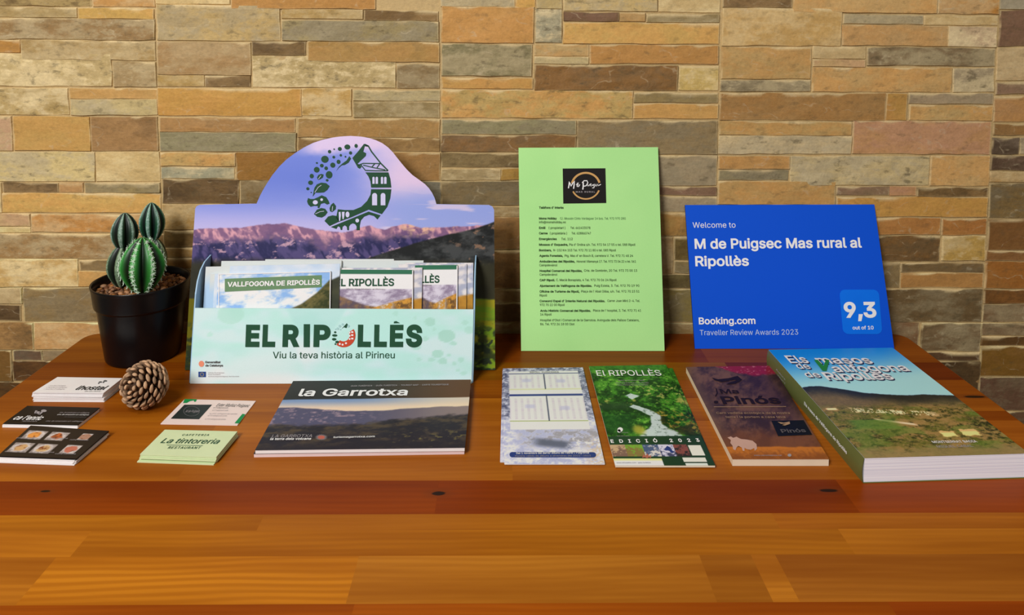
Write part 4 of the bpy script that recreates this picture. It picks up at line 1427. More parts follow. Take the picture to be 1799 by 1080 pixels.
spine_text('spine_lettering', 'Els masos de Vallfogona de Ripollès', .47, .88, .0115, .0046, M['inkwhite'])
spine_text('spine_lettering', 'Autors', .13, .25, .0135, .0026, M['inklight'])
spine_text('spine_lettering', 'Volum I', .15, .25, .0085, .0026, M['inklight'])
pl = flat(BH, up_of(q))
shad = mat_plain('dark_blue_title_edge', (40, 40, 80), .5, .2)
for nm, body, a, b_, h, bo in (('title_lettering', 'Els', (1389, 638), (1423, 638), 13.5, .016), ('title_lettering', 'masos', (1440, 639), (1536, 639), 13, .016), ('title_lettering', 'de', (1403, 648), (1426, 648), 10, .01),
                               ('title_lettering', 'allfogona', (1468, 654), (1600, 652), 13, .016), ('title_lettering', 'de', (1418, 663), (1444, 663), 10, .01), ('title_lettering', 'Ripollès', (1455, 668), (1573, 667), 14, .018)):
    text('title_shadow_print', body, pl, (a[0] + 2.5, a[1] + 1.2), (b_[0] + 2.5, b_[1] + 1.2), h, shad, book, bo + .01, 0.0004)
    text(nm, body, pl, a, b_, h, M['inkwhite'], book, bo, 0.0007)
polys('green_initial', [[(1430, 633), (1436, 632), (1447, 643), (1451, 632), (1457, 633), (1452, 652), (1445, 652)]], pl, mat_plain('bright_green_ink', (44, 140, 60), .45, .08), book, 0.0009)
text('author_lettering', 'MONTSERRAT BADIA', pl, (1640, 778.5), (1718, 777), 4, M['inkwhite'], book, 0.01)
text('author_lettering', 'MIQUEL CABAL', pl, (1648, 786.5), (1711, 785), 4, M['inklight'], book, 0.01)

# ------------------------------------------------------------------ green information sheet leaning on the wall
def leaning_quad(pl, tl, tr, br, bl):
    return [pl.P(*p) for p in (tl, tr, br, bl)]


shp = leaning(-0.0617, 0.222)
q = leaning_quad(shp, (911, 259), (1156, 258), (1167.5, 616), (915.5, 617.5))
for p in q[2:]:
    dz = 0.0005 - p[2]
    p += np.array([0, 0.222 * dz, dz])
c = sum(q) / 4
sheet = empty('information_sheet', ((q[2] + q[3]) / 2), 'light green laminated sheet of phone numbers leaning on the stone wall', 'sheet')


def sheet_print(u, v):
    n = fbm(u * 3, v * 4, 81, 3)
    im = mixc(C(164, 220, 140), C(176, 228, 148), n)
    return im


grid_print('sheet_face', q, shp.n, 0.0, 40, 56, sheet_print, M['gloss'], sheet)
slab('sheet_backing', [p - shp.n * .0002 for p in q], shp.n, .0012, mat_plain('pale_green_board', (176, 214, 150), .4, .4), sheet)
polys('black_photo_square', [[(988.5, 295.5), (1063.5, 295), (1065, 356), (989.5, 357)]], shp, mat_plain('black_print', (24, 20, 20), .35, .3), sheet, .0004)
polys('gold_ring', [ring_seg(1029, 326, 26.5, 22.8, -168, -14, .93), ring_seg(1029, 326, 26, 23.2, 20, 155, .93)], shp, M['gold'], sheet, .0008)
script = []
S = lambda x, y: (980 + x / 13.495, 285 + y / 13.5)
for pts, w in (([(250, 610), (262, 540), (272, 450), (290, 500), (310, 560), (350, 490), (392, 440), (385, 520), (372, 620)], 26),
               ([(430, 520), (470, 540), (490, 460), (462, 480), (455, 570), (490, 570), (520, 520)], 20),
               ([(600, 470), (600, 560), (590, 640)], 28), ([(575, 480), (620, 430), (690, 430), (710, 480), (670, 550), (610, 560)], 22),
               ([(700, 520), (715, 560), (750, 520), (755, 560), (790, 500), (795, 560), (835, 520)], 18),
               ([(870, 510), (835, 540), (860, 570), (880, 520), (850, 600), (810, 600)], 18), ([(880, 560), (905, 510), (915, 560), (950, 510), (955, 550), (1020, 515)], 18)):
    script.append(stroke([S(*p) for p in pts], w / 13.5))
polys('script_lettering', script, shp, M['inkwhite'], sheet, .0011)
text('logo_subline', 'MAS RURAL', shp, S(425, 712), S(880, 712), 2.6, M['inklight'], sheet, .02, .0011, 1.3)
lines = [("Telèfons d' interès", 947, 990, 366, 1, 1), ('Moma Holiday', 947, 978, 385, 1, 1), ('C/. Mossèn Cinto Verdaguer 14 bxs. Tel. 972 970 280', 984, 1099, 385, 0, 0), ('info@momaholiday.es', 947, 994, 391.5, 0, 1),
         ('Emili', 947, 958, 401.5, 1, 1), ('( propietari )', 964, 993, 401.5, 0, 1), ('Tel. 661433078', 1002, 1037, 401.5, 0, 1), ('Carme', 947, 962, 411, 1, 1), ('( propietària )', 966, 996, 411, 0, 1), ('Tel. 628860747', 1004, 1038, 411, 0, 1),
         ('Emergències', 947, 978, 421, 1, 1), ('Tel. 112', 986, 1006, 421, 0, 1), ("Mossos d' Esquadra,", 947, 998, 431, 1, 1), ("Pla d' Ordina s/n. Tel. 972 54 17 55 o tel. 088 Ripoll", 1000, 1116, 431, 0, 1),
         ('Bombers,', 947, 969, 440.8, 1, 1), ('N-152 Km 103 Tel. 972 70 11 80 o tel. 085 Ripoll', 972, 1082, 440.8, 0, 1), ('Agents Forestals,', 947.5, 989, 450.5, 1, 1), ("Ptg. Mas d' en Bosch B, carretera V. Tel. 972 71 48 24", 992, 1112, 450.5, 0, 1),
         ('Ambulàncies del Ripollès,', 947.5, 1010, 460.5, 1, 1), ('Honorat Vilamanyà 17. Tel. 972 73 04 22 o tel. 061', 1013, 1117, 460.5, 0, 1), ('Campdevànol', 947.5, 979, 467, 0, 1),
         ('Hospital Comarcal del Ripollès,', 948, 1023, 477, 1, 1), ('Crta. de Gombrèn, 20 Tel. 972 73 00 13', 1026, 1119, 476.5, 0, 1), ('Campdevànol', 948, 979, 483.5, 0, 1), ('CAP Ripoll.', 948, 975, 493.3, 1, 1), ('C. Macià Bonaplata, 4 Tel. 972 70 06 24 Ripoll', 977, 1083, 493, 0, 1),
         ('Ajuntament de Vallfogona de Ripollès.', 948, 1040, 503.3, 1, 1), ('Puig Estela, 3. Tel. 972 70 19 90', 1044, 1123, 503, 0, 1), ('Oficina de Turisme de Ripoll,', 948, 1018, 513.3, 1, 1), ("Plaça de l' Abat Oliba, s/n. Tel. 972 70 23 51", 1021, 1123, 513, 0, 1), ('Ripoll', 948, 961, 520, 0, 1),
         ("Consorci Espai d' Interès Natural del Ripollès.", 948, 1063, 530, 1, 1), ('Carrer Joan Miró 2-4. Tel.', 1067, 1124, 529.6, 0, 1), ('972 70 22 00 Ripoll', 948.5, 992, 536.7, 0, 1),
         ('Arxiu Històric Comarcal del Ripollès.', 949, 1038, 547, 1, 1), ("Placa de l' hospital, 3. Tel. 972 71 41", 1042, 1126, 546.6, 0, 1), ('14 Ripoll', 949, 969, 553.5, 0, 1), ("Hospital d'Olot i Comarcal de la Garrotxa. Avinguda dels Països Catalans,", 949, 1123, 563.5, 0, 1), ('86. Tel. 972 26 18 00 Olot', 949, 1009, 570.5, 0, 1)]
for body, xa_, xb_, y, bo, dk in lines:
    text('address_line', body, shp, (xa_, y), (xb_, y), 4.0, M['sheetink'] if dk else M['sheetinkfaint'], sheet, .024 if bo else .004, .0005)

# ------------------------------------------------------------------ blue award sign leaning on the wall
sgp = leaning(-0.0542, 0.300)
q = leaning_quad(sgp, (1203.5, 359.5), (1536, 358.5), (1571, 611), (1221, 615))
for p in q[2:]:
    dz = 0.0004 - p[2]
    p += np.array([0, 0.300 * dz, dz])
sign = empty('award_sign', ((q[2] + q[3]) / 2), 'royal blue award sign with white lettering leaning on the stone wall behind the book', 'sign')


def sign_print(u, v):
    return C(0, 78, 206) + np.zeros(u.shape + (3,))


grid_print('sign_face', q, sgp.n, 0.0, 12, 10, sign_print, M['satin'], sign)
slab('sign_backing', [p - sgp.n * .0002 for p in q], sgp.n, .0028, mat_plain('dark_blue_board', (10, 40, 110), .4, .3), sign)
Z = lambda x, y: (1180 + x / 3.6, 340 + y / 3.6)
text('greeting_lettering', 'Welcome to', sgp, Z(133, 214), Z(404, 213), 9.6, M['inkwhite'], sign, .0)
text('name_lettering', 'M de Puigsec Mas rural al', sgp, Z(146, 348), Z(1203, 340), 18, M['inkwhite'], sign, .022)
text('name_lettering', 'Ripollès', sgp, Z(150, 458), Z(489, 455), 18, M['inkwhite'], sign, .022)
text('company_lettering', 'Booking.com', sgp, Z(172, 825), Z(530, 822), 12.2, M['inkwhite'], sign, .02)
text('award_lettering', 'Traveller Review Awards 2023', sgp, Z(178, 893), Z(800, 889), 9.2, mat_plain('pale_blue_ink', (196, 214, 244), .5, .08), sign, .0)
rr = []
x0, y0, x1, y1, r_ = 1059, 605, 1334, 886, 36
skew = lambda x, y: (x + (y - 605) * .085 - (0 if x < 1200 else 26), y)
for cx_, cy_, a0 in ((x1 - r_, y1 - r_, 0), (x0 + r_, y1 - r_, 90), (x0 + r_, y0 + r_, 180), (x1 - r_, y0 + r_, 270)):
    for i in range(7):
        a = math.radians(a0 + 15 * i)
        xx, yy = skew(cx_ + r_ * math.cos(a), cy_ + r_ * math.sin(a))
        rr.append(Z(xx, yy))
polys('score_box', [rr], sgp, mat_plain('bright_blue_ink', (14, 116, 244), .32, .08), sign, .0005)
text('score_lettering', '9,3', sgp, Z(1092, 784), Z(1296, 782), 28, M['inkwhite'], sign, .03, .0009)
text('score_note', 'out of 10', sgp, Z(1143, 857), Z(1276, 856), 6.3, M['inkwhite'], sign, .02, .0009)

# ------------------------------------------------------------------ cardboard brochure display
DK, DY = 0.2616, -0.1200
FK, FY = 0.1787, -0.1546
bk, fr = leaning(DY, DK), leaning(FY, FK)
disp = empty('brochure_display', (-0.195, -0.137, 0), 'cardboard countertop display with mountain picture back panel and mint front pocket', 'display')
outline = [(343, 366), (345.5, 361.5), (352.7, 358.5), (450.7, 357.5), (453, 352), (457, 343), (462, 333.5), (469.4, 321), (479, 306.5), (491, 291.6), (504, 279), (519, 268), (534, 258.5), (550, 250.5), (567, 245), (584.6, 241), (600, 239), (615.7, 238.2),
           (632, 239), (646.9, 241.5), (660, 245.5), (671.8, 251), (682, 258.5), (690, 266.7), (698, 277), (706, 287), (715, 297.5), (724.7, 307), (736, 315), (746.5, 322.7), (753.5, 330), (759, 338), (763.5, 347), (766.7, 358), (858, 359), (865, 362), (868, 368), (869, 500), (870, 650), (324.8, 650.4), (334, 500)]


def grid_in_outline():
    """regular grid clipped to the outline (border vertices pulled onto it)"""
    bn = np.array([0, DK, 1]) / math.sqrt(1 + DK * DK)
    W = [bk.P(*p) for p in outline]
    A = np.array([(w[0], max((w - np.array([0, DY, 0])) @ bn, 0.0004)) for w in W])
    amin, amax, bmax = A[:, 0].min(), A[:, 0].max(), A[:, 1].max()
    # for every row of constant height the panel covers one interval across
    NY, NX = 330, 430
    rowsb = np.linspace(0.0004, bmax - 0.00002, NY)
    V, Fc = [], []
    prev = None
    for b in rowsb:
        xs = []
        n = len(A)
        for i in range(n):
            (xa, ya), (xb, yb) = A[i], A[(i + 1) % n]
            if (ya > b) != (yb > b):
                xs.append(xa + (xb - xa) * (b - ya) / (yb - ya))
        if len(xs) < 2:
            xs = [A[:, 0][A[:, 1].argmax()]] * 2
        l_, r_ = min(xs), max(xs)
        V.append(np.stack([np.linspace(l_, r_, NX), np.full(NX, b)], -1))
    V = np.array(V)
    return V, bn, A, amin, amax, bmax


def mountain_picture(a, b, amin, amax, bmax):
    u = (a - amin) / (amax - amin)          # across
    h = b / bmax                            # up
    n = fbm(u * 12, h * 16, 91, 5)
    n2 = fbm(u * 46, h * 52, 93, 4)
    n3 = fbm(u * 4 + 3, h * 9, 95, 4)
    # sky
    left = ss(.66, .34, u)
    sky = mixc(C(196, 188, 236), C(150, 160, 232), ss(.56, .72, h))
    sky = mixc(sky, C(92, 116, 212) + 0 * sky, left * ss(.60, .84, h + .05 * (n3 - .5)) * .95)
    sky = mixc(sky, C(228, 202, 232) + 0 * sky, ss(.50, .68, u + .12 * (n3 - .5)) * ss(.64, .80, h + .06 * (n - .5)) * .95)
    sky = mixc(sky, C(226, 200, 232) + 0 * sky, ss(.90, .95, h + .05 * (n - .5) - .10 * (u - .38)) * ss(.30, .40, u) * .9)
    cl = ss(.50, .62, fbm(u * 6, h * 26, 97))
    sky = mixc(sky, C(146, 166, 230) + 0 * sky, ss(.80, .70, h) * ss(.55, .72, u) * .75)
    sky = mixc(sky, C(220, 204, 230) + 0 * sky, cl * ss(.80, .66, h) * ss(.56, .66, u) * .9)
    # far ridge
    ridge = polyline(u, RIDGE) + .010 * (n2 - .5)
    rg = np.abs(fbm(u * 30 + h * 14, h * 10 - u * 8, 94, 4) - .5) * 2
    pink = mixc(C(222, 164, 176), C(104, 74, 118), ss(.02, .30, rg) * .75)
    pink = mixc(pink, C(110, 78, 120) + 0 * pink, ss(.45, .95, rich(u * 18, h * 22, 98)) * .6)
    pink = mixc(pink, C(236, 186, 160) + 0 * pink, ss(.5, .7, n2) * ss(.62, .72, u) * ss(.92, .8, u))
    dark = mixc(C(40, 40, 84), C(84, 74, 122), ss(.02, .34, rg))
    rd_ = rich(u * 26, h * 34, 92)
    dark = mixc(dark, C(206, 164, 180) + 0 * dark, ss(.66, .95, rd_) * .9)
    slope = mixc(pink, dark, ss(.012, .072, ridge - h + .10 * (n - .5)))
    im = mixc(sky, slope, ss(-.003, .003, ridge - h))
    # nearer dark hill from the right
    hill = polyline(u, HILL) + .012 * (n - .5)
    rh_ = rich(u * 14, h * 18, 96)
    hc = mixc(C(72, 74, 74), C(32, 34, 34), ss(.1, .9, rh_))
    hc = mixc(hc, C(150, 116, 92) + 0 * hc, ss(.64, .76, n2) * ss(.80, .92, u) * .8)
    im = mixc(im, hc, ss(-.004, .004, hill - h))
    # low ground: black woods then bright meadow
    im = mixc(im, mixc(C(40, 40, 34), C(62, 60, 40), n), ss(.475, .43, h + .03 * (n - .5)))
    mead = mixc(C(118, 156, 40), C(158, 148, 36), ss(.1, .9, rich(u * 6, h * 24, 99)))
    mead = mixc(mead, C(104, 98, 14) + 0 * mead, ss(.12, .03, u))
    mead = mixc(mead, C(50, 62, 44) + 0 * mead, ss(.50, .62, n2) * ss(.24, .12, h))
    mead = mixc(mead, C(34, 44, 30) + 0 * mead, ss(.50, .62, n) * ss(.22, .12, h) * .8)
    im = mixc(im, mead, ss(.300, .292, h + .012 * (n - .5)))
    return im


V, bn, A, amin, amax, bmax = grid_in_outline()


def uh(px, py):
    w = bk.P(px, py)
    return (w[0] - amin) / (amax - amin), ((w - np.array([0, DY, 0])) @ bn) / bmax


RIDGE = [uh(*p) for p in ((335, 404), (343, 402), (380, 401), (420, 399), (440, 397), (470, 393), (500, 392), (520, 396), (545, 402), (580, 405), (600, 408), (620, 404), (640, 397), (650, 396), (662, 400), (676, 403), (690, 398), (702, 394), (715, 393), (727, 397), (742, 400), (765, 399), (790, 398), (830, 396), (869, 394))]
HILL = [uh(*p) for p in ((324, 600), (600, 470), (650, 452), (690, 440), (740, 424), (790, 410), (830, 402), (869, 390))]
NYg, NXg = V.shape[:2]
pts3 = np.zeros((NYg, NXg, 3))
pts3[..., 0] = V[..., 0]
pts3 += np.array([0, DY, 0]) + V[..., 1][..., None] * bn * np.array([0, 1, 1])
idx = np.arange(NYg * NXg).reshape(NYg, NXg)
fcs = np.stack([idx[:-1, :-1], idx[:-1, 1:], idx[1:, 1:], idx[1:, :-1]], -1).reshape(-1, 4)
o = mesh('back_panel', (pts3 + bk.n * 0.0002).reshape(-1, 3), fcs.tolist(), M['print'], disp)
set_color(o.data, albedo(np.clip(mountain_picture(V[..., 0], V[..., 1], amin, amax, bmax).reshape(-1, 3), 0, 255), 0.98))
# board behind the picture, cut to the same outline
Lw = [np.array([a, DY, 0]) + b * bn for a, b in zip(V[:, 0, 0], V[:, 0, 1])] + [np.array([a, DY, 0]) + b * bn for a, b in zip(V[::-1, -1, 0], V[::-1, -1, 1])]
n_ = len(Lw)
bv = [p - bk.n * 0.0002 for p in Lw] + [p - bk.n * 0.0026 for p in Lw]
bf = [(i, (i + 1) % n_, n_ + (i + 1) % n_, n_ + i) for i in range(n_)]
h_ = NYg
for i in range(h_ - 1):
    a0, a1, b0, b1 = i, i + 1, n_ - 1 - i, n_ - 2 - i
    bf.append((n_ + a0, n_ + a1, n_ + b1, n_ + b0))
mesh('backing_board', bv, bf, mat_plain('white_cardboard', (226, 222, 214), .6, .3), disp)

# ring emblem printed on the back panel
L = lambda x, y: (520 + x / 5.837, 235 + y / 5.837)
LL = lambda pts: [L(*p) for p in pts]
dots = [(527, 132, 30, 26), (617, 121, 17, 20), (450, 152, 20, 20), (392, 155, 8, 8), (345, 180, 17, 18), (560, 193, 16, 17), (460, 217, 12, 13), (388, 236, 14, 14), (508, 232, 9, 9), (297, 258, 38, 36), (437, 284, 20, 22), (215, 296, 11, 9), (378, 318, 26, 26),
        (265, 323, 19, 18), (310, 350, 18, 19), (213, 365, 29, 29), (162, 430, 21, 23), (340, 417, 34, 38), (320, 473, 14, 13), (150, 498, 25, 22), (122, 560, 16, 15), (157, 598, 7, 6)]
polys('emblem_dots', [LL(circ(x, y, a, b, 18)) for x, y, a, b in dots], bk, M['logogreen'], disp, .0007)
polys('emblem_leaves', [LL(p) for p in (
    [(228, 470), (216, 445), (232, 418), (262, 408), (284, 415), (276, 445), (250, 462)],
    [(172, 640), (180, 600), (185, 570), (192, 548), (215, 515), (260, 497), (310, 503), (346, 533), (322, 572), (288, 597), (240, 601), (200, 600), (184, 625)],
    [(185, 820), (215, 775), (260, 757), (300, 765), (325, 800), (300, 835), (265, 855), (220, 848)],
    [(345, 760), (360, 725), (385, 703), (410, 735), (408, 770), (370, 800), (350, 790)],
    [(115, 690), (125, 655), (150, 665), (185, 665), (230, 645), (265, 627), (310, 645), (335, 685), (345, 712), (320, 722), (290, 705), (255, 715), (240, 757), (222, 757), (226, 738), (190, 735), (150, 745), (125, 720)],
    [(293, 890), (330, 845), (375, 832), (415, 838), (436, 866), (448, 894), (345, 942)])], bk, M['logogreen'], disp, .0007)
polys('emblem_tower', [LL(p) for p in (
    [(412, 380), (440, 335), (475, 303), (520, 270), (548, 226), (566, 250), (540, 292), (500, 316), (470, 320), (440, 345)],
    [(578, 246), (640, 175), (698, 100), (745, 118), (735, 130), (706, 124), (690, 180), (720, 196), (716, 224), (664, 272), (632, 302), (664, 322), (672, 336), (655, 356), (635, 345), (610, 300)],
    stroke([(706, 106), (742, 122), (775, 180), (870, 300), (944, 374)], 14), stroke([(944, 376), (820, 376), (712, 372), (664, 312)], 11), stroke([(640, 318), (690, 300), (868, 302)], 10),
    stroke([(690, 318), (800, 345), (915, 366)], 10), stroke([(808, 304), (780, 335)], 10), stroke([(858, 306), (830, 346)], 10),
    [(712, 392), (948, 392), (968, 460), (978, 548), (771, 548), (764, 485), (742, 432)],
    [(771, 565), (978, 565), (966, 660), (936, 745), (880, 820), (745, 774), (560, 855), (440, 898), (412, 860), (430, 770), (500, 778), (590, 778), (670, 745), (730, 685), (765, 620)],
    [(358, 952), (745, 794), (868, 832), (835, 874), (800, 840), (750, 826), (700, 845), (665, 885), (655, 935), (655, 985), (622, 985), (622, 945), (606, 922), (582, 914), (560, 924), (545, 945), (543, 985), (527, 985), (522, 950), (500, 934), (478, 950), (474, 982), (460, 982), (452, 955), (432, 944), (414, 972)])],
      bk, M['logogreen'], disp, .0007)
arch = lambda x0, x1, y0, y1: [(x0, y1), (x0, y0 + (x1 - x0) / 2)] + [((x0 + x1) / 2 - (x1 - x0) / 2 * math.cos(t), y0 + (x1 - x0) / 2 - (x1 - x0) / 2 * math.sin(t)) for t in np.linspace(.2, math.pi - .2, 8)] + [(x1, y0 + (x1 - x0) / 2), (x1, y1)]
polys('emblem_openings', [LL(p) for p in (arch(785, 808, 438, 510), arch(818, 842, 438, 510), arch(872, 895, 438, 510), arch(905, 930, 438, 510), arch(782, 833, 604, 730), arch(870, 918, 604, 730))], bk, M['skyink'], disp, .0011)
polys('emblem_roundel', [LL(circ(630, 886, 19, 20, 14))], bk, M['skyink'], disp, .0011)
polys('emblem_cutlery', [LL(p) for p in ([(440, 800), (458, 796), (462, 830), (455, 890), (444, 890)], [(472, 798), (500, 796), (498, 835), (490, 872), (480, 872), (474, 835)], circ(530, 824, 20, 30, 14))], bk, M['skyink'], disp, .0011)
polys('emblem_leaf_veins', [LL(p) for p in (
      stroke([(195, 598), (230, 545), (262, 524)], 5), stroke([(200, 818), (250, 795), (290, 790)], 5), stroke([(372, 790), (378, 740)], 5), stroke([(232, 462), (258, 425)], 5),
      circ(200, 700, 26, 22, 12), circ(265, 672, 14, 14, 10))], bk, M['skyink'], disp, .0011)


# front pocket
def pocket_print(u, v):
    n = fbm(u * 6, v * 4, 101, 3)
    im = mixc(C(192, 240, 230), C(212, 246, 242), ss(.35, .65, n))
    cr = rng_c
    for (cx, cy, r, s) in cr:
        d = np.sqrt(((u - cx) * 2.6) ** 2 + ((v - cy) * .70 * 1.35) ** 2)
        im = put(im, C(172, 222, 206), ss(r, r * .9, d) * s)
    sw = ss(.22, .0, np.abs(v - (1.02 - .55 * u - .2 * np.sin(u * 5)))) * ss(.7, .3, u)
    im = put(im, C(236, 250, 246), sw * .8)
    sw = ss(.5, .9, v) * ss(.08, .25, u) * ss(.5, .35, u)
    im = put(im, C(234, 250, 246), sw * .7)
    tri = ss(.0, .02, .12 - np.abs(u - .435) - .16 * v) * ss(.45, .3, v)
    im = put(im, C(180, 228, 224), tri * .6)
    im = put(im, C(184, 226, 226), ss(.0, .03, .16 - np.abs(u - .22 - .12 * (v - .5))) * ss(.4, .6, v) * ss(.95, .8, v) * .35)
    return im


rng_c = [(.845, .17, .055, .75), (.905, .36, .085, .8), (.86, .27, .02, .5), (.83, .40, .03, .6), (.875, .60, .055, .75), (.93, .46, .032, .7), (.915, .62, .02, .6), (.855, .68, .032, .6), (.895, .70, .045, .7), (.935, .73, .022, .6), (.96, .68, .035, .6), (.97, .18, .03, .5),
         (.985, .28, .05, .5), (.80, .50, .05, .6), (.81, .68, .025, .5), (.95, .82, .02, .5), (.79, .12, .02, .4), (.13, .08, .13, .45), (.06, .35, .03, .4), (.72, .06, .03, .4), (.97, .86, .03, .5)]
q = leaning_quad(fr, (342, 540.6), (832, 543), (828.5, 674.6), (334, 673))
for p in q[2:]:
    dz = 0.0004 - p[2]
    p += np.array([0, FK * dz, dz])
# square the pocket up
xl_, xr_ = (q[0][0] + q[3][0]) / 2, (q[1][0] + q[2][0]) / 2
grid_print('front_pocket', q, fr.n, 0.0, 150, 60, pocket_print, M['print'], disp, None, 1.02)
slab('pocket_board', [p - fr.n * .0002 for p in q], fr.n, .0018, mat_plain('mint_cardboard', (196, 226, 222), .5, .3), disp)
side_mat = mat_plain('pale_blue_cardboard', (160, 196, 224), .45, .3)
zt_ = q[0][2]
for sx, xa_, xb_ in ((-1, q[3][0], q[0][0]), (1, q[2][0], q[1][0])):
    prof = [(FY + .0016, .0006)] + [(FY + FK * zt_ + .0016, zt_)]
    prof += [(-0.1335, .104), (-0.127, .118), (-0.117, .129), (-0.104, .1355), (DY + DK * .1385, .1385), (DY, .0006)]
    vv = []
    for off in (0.0, -sx * 0.0016):
        for (y, z) in prof:
            x = xa_ + (xb_ - xa_) * min(1, z / zt_)
            vv.append((x + off + sx * .0016, y, z))
    n_ = len(prof)
    ff_ = [tuple(range(n_)), tuple(reversed(range(n_, 2 * n_)))] + [(i, n_ + i, n_ + (i + 1) % n_, (i + 1) % n_) for i in range(n_)]
    o = mesh('side_wing', vv, ff_, side_mat, disp)
    bm = bmesh.new(); bm.from_mesh(o.data); bmesh.ops.recalc_face_normals(bm, faces=bm.faces[:]); bm.to_mesh(o.data); bm.free()
bv_, bf_ = box_arrays((q[3][0], FY + .002, .0002), (q[2][0], DY - .0005, .0016))
mesh('pocket_floor', bv_, bf_, side_mat, disp)
K = lambda x, y: (400 + x / 4.997, 540 + y / 5.0)
for body, a, b_ in (('E', 155, 278), ('L', 303, 416), ('R', 480, 630), ('P', 752, 900), ('L', 1140, 1256), ('L', 1284, 1396), ('S', 1562, 1706)):
    text('title_letter', body, fr, K(a, 344), K(b_, 345), 39.5, M['darkgreen'], disp, .045)
text('title_letter', 'E', fr, K(1422, 345), K(1540, 345), 39.5, M['darkgreen'], disp, .045)
polys('title_letter', [[K(668, 143), K(723, 143), K(721, 345), K(667, 345)]], fr, M['darkgreen'], disp, .0005)
polys('title_accent', [[K(1460, 120), K(1480, 116), K(1514, 134), K(1458, 136)]], fr, M['darkgreen'], disp)
polys('ring_emblem_red', [[K(*p) for p in ring_seg(1018, 242, 104, 52, -32, 128, 1.0)]], fr, M['red'], disp)
polys('ring_emblem_windows', [[K(*p) for p in rect(1085 + 0, y, 1104, y + 14)] for y in (205, 232, 262)] + [[K(*p) for p in rect(1066, y, 1078, y + 14)] for y in (210, 238, 266)] + [[K(*p) for p in circ(x, y, 9, 9, 8)] for x, y in ((1040, 310), (1010, 322), (985, 316))], fr, M['inkwhite'], disp, .0008)
polys('ring_emblem_leaves', [[K(*p) for p in g] for g in (circ(944, 214, 11, 9, 10), circ(940, 242, 24, 11, 10), circ(935, 276, 20, 12, 10), circ(962, 300, 18, 12, 10), circ(946, 318, 8, 8, 8),
      [(1000, 185), (1046, 134), (1056, 150), (1042, 178), (1020, 170)])], fr, M['darkgreen'], disp)
polys('ring_emblem_bubbles', [[K(*p) for p in circ(x, y, r, r, 10)] for x, y, r in ((985, 160, 12), (1010, 145, 10), (966, 182, 11), (948, 188, 7), (1060, 160, 12), (925, 232, 6), (990, 190, 7))], fr, mat_plain('pale_teal_ink', (172, 214, 212), .5, .08), disp)
text('slogan_lettering', 'Viu la teva història al Pirineu', fr, K(396, 443), K(1466, 443), 11.6, M['darkgreen'], disp, .004)
Kz = lambda x, y: (340 + x / 12.85, 620 + y / 12.85)
polys('emblem_seal', [[Kz(*p) for p in circ(180, 235, 62, 70, 14)]], fr, mat_plain('salmon_ink', (240, 150, 120), .5, .08), disp)
text('agency_lettering', 'Generalitat', fr, Kz(262, 222), Kz(612, 222), 4.0, M['inkgrey'], disp, .03)
text('agency_lettering', 'de Catalunya', fr, Kz(268, 296), Kz(665, 296), 4.0, M['inkgrey'], disp, .03)
polys('flag_print', [[Kz(*p) for p in rect(112, 412, 282, 535)]], fr, mat_plain('flag_blue_ink', (52, 78, 140), .5, .08), disp)
polys('flag_stars', [[Kz(197 + 38 * math.cos(a) + x, 473 + 38 * math.sin(a) + y) for x, y in ((-6, -6), (6, -6), (6, 6), (-6, 6))] for a in np.linspace(0, 2 * math.pi, 13)[:-1]], fr, mat_plain('yellow_ink', (200, 180, 90), .5, .08), disp, .0008)
for body, a, b_, y in (('Unió Europea', 335, 690, 448), ('Fons Europeu', 335, 610, 486), ('de Desenvolupament Regional  Next Generation', 335, 1030, 530)):
    text('small_print', body, fr, Kz(a, y), Kz(b_, y), 2.0, M['inklight'], disp)


# ------------------------------------------------------------------ leaflets standing in the display
LK = 0.225


def leaf_v(u, v):
    n = fbm(u * 10, v * 14, 111, 4)
    sky = mixc(C(140, 180, 230), C(230, 232, 240), ss(.25, .85, rich(u * 5, v * 9, 112) + .5 * (v - .15)))
    im = sky
    ridge = polyline(u, [(0, .99), (.40, .46), (.5, .43), (.62, .36), (.75, .30), (.88, .20), (1, .07)])
    hill = mixc(C(112, 104, 64), C(60, 66, 42), ss(.1, .9, rich(u * 14, v * 18, 113)))
    return mixc(im, hill, ss(-.01, .01, v * 1.0 - ridge))


def leaf_v2(u, v):
    n = fbm(u * 9, v * 12, 115, 4)
    im = mixc(C(176, 202, 236), C(224, 226, 238), n)
    ridge = polyline(u, [(0, .95), (.6, .40), (.8, .25), (.93, .14), (1, .11)])
    return mixc(im, mixc(C(56, 60, 52), C(78, 80, 60), n), ss(-.01, .01, v - ridge))


def leaf_r(u, v):
    n = fbm(u * 12, v * 24, 117, 4)
    n2 = fbm(u * 40, v * 60, 118, 3)
    sky = mixc(C(140, 126, 150), C(212, 206, 220), ss(.1, .95, rich(u * 4, v * 14, 116) - .6 * (v - .25)))
    ridge = polyline(u, [(0, .245), (.35, .33), (.50, .345), (.72, .30), (1, .255)])
    n2 = rich(u * 16, v * 30, 118)
    fg = mixc(C(206, 150, 66), C(112, 82, 52), ss(.2, .9, n2))
    fg = mixc(fg, C(222, 206, 186) + 0 * fg, ss(.35, .65, n2) * ss(.5, .62, u) * ss(.8, .66, u) * ss(.27, .31, v))
    fg = mixc(fg, C(96, 84, 96) + 0 * fg, ss(.5, .3, u) * (.6 + .35 * n2))
    im = mixc(sky, fg, ss(-.008, .008, v - ridge))
    im = np.where((v < .175)[..., None], C(240, 240, 240), im)
    im = np.where((v < .045)[..., None], C(58, 112, 86), im)
    return im


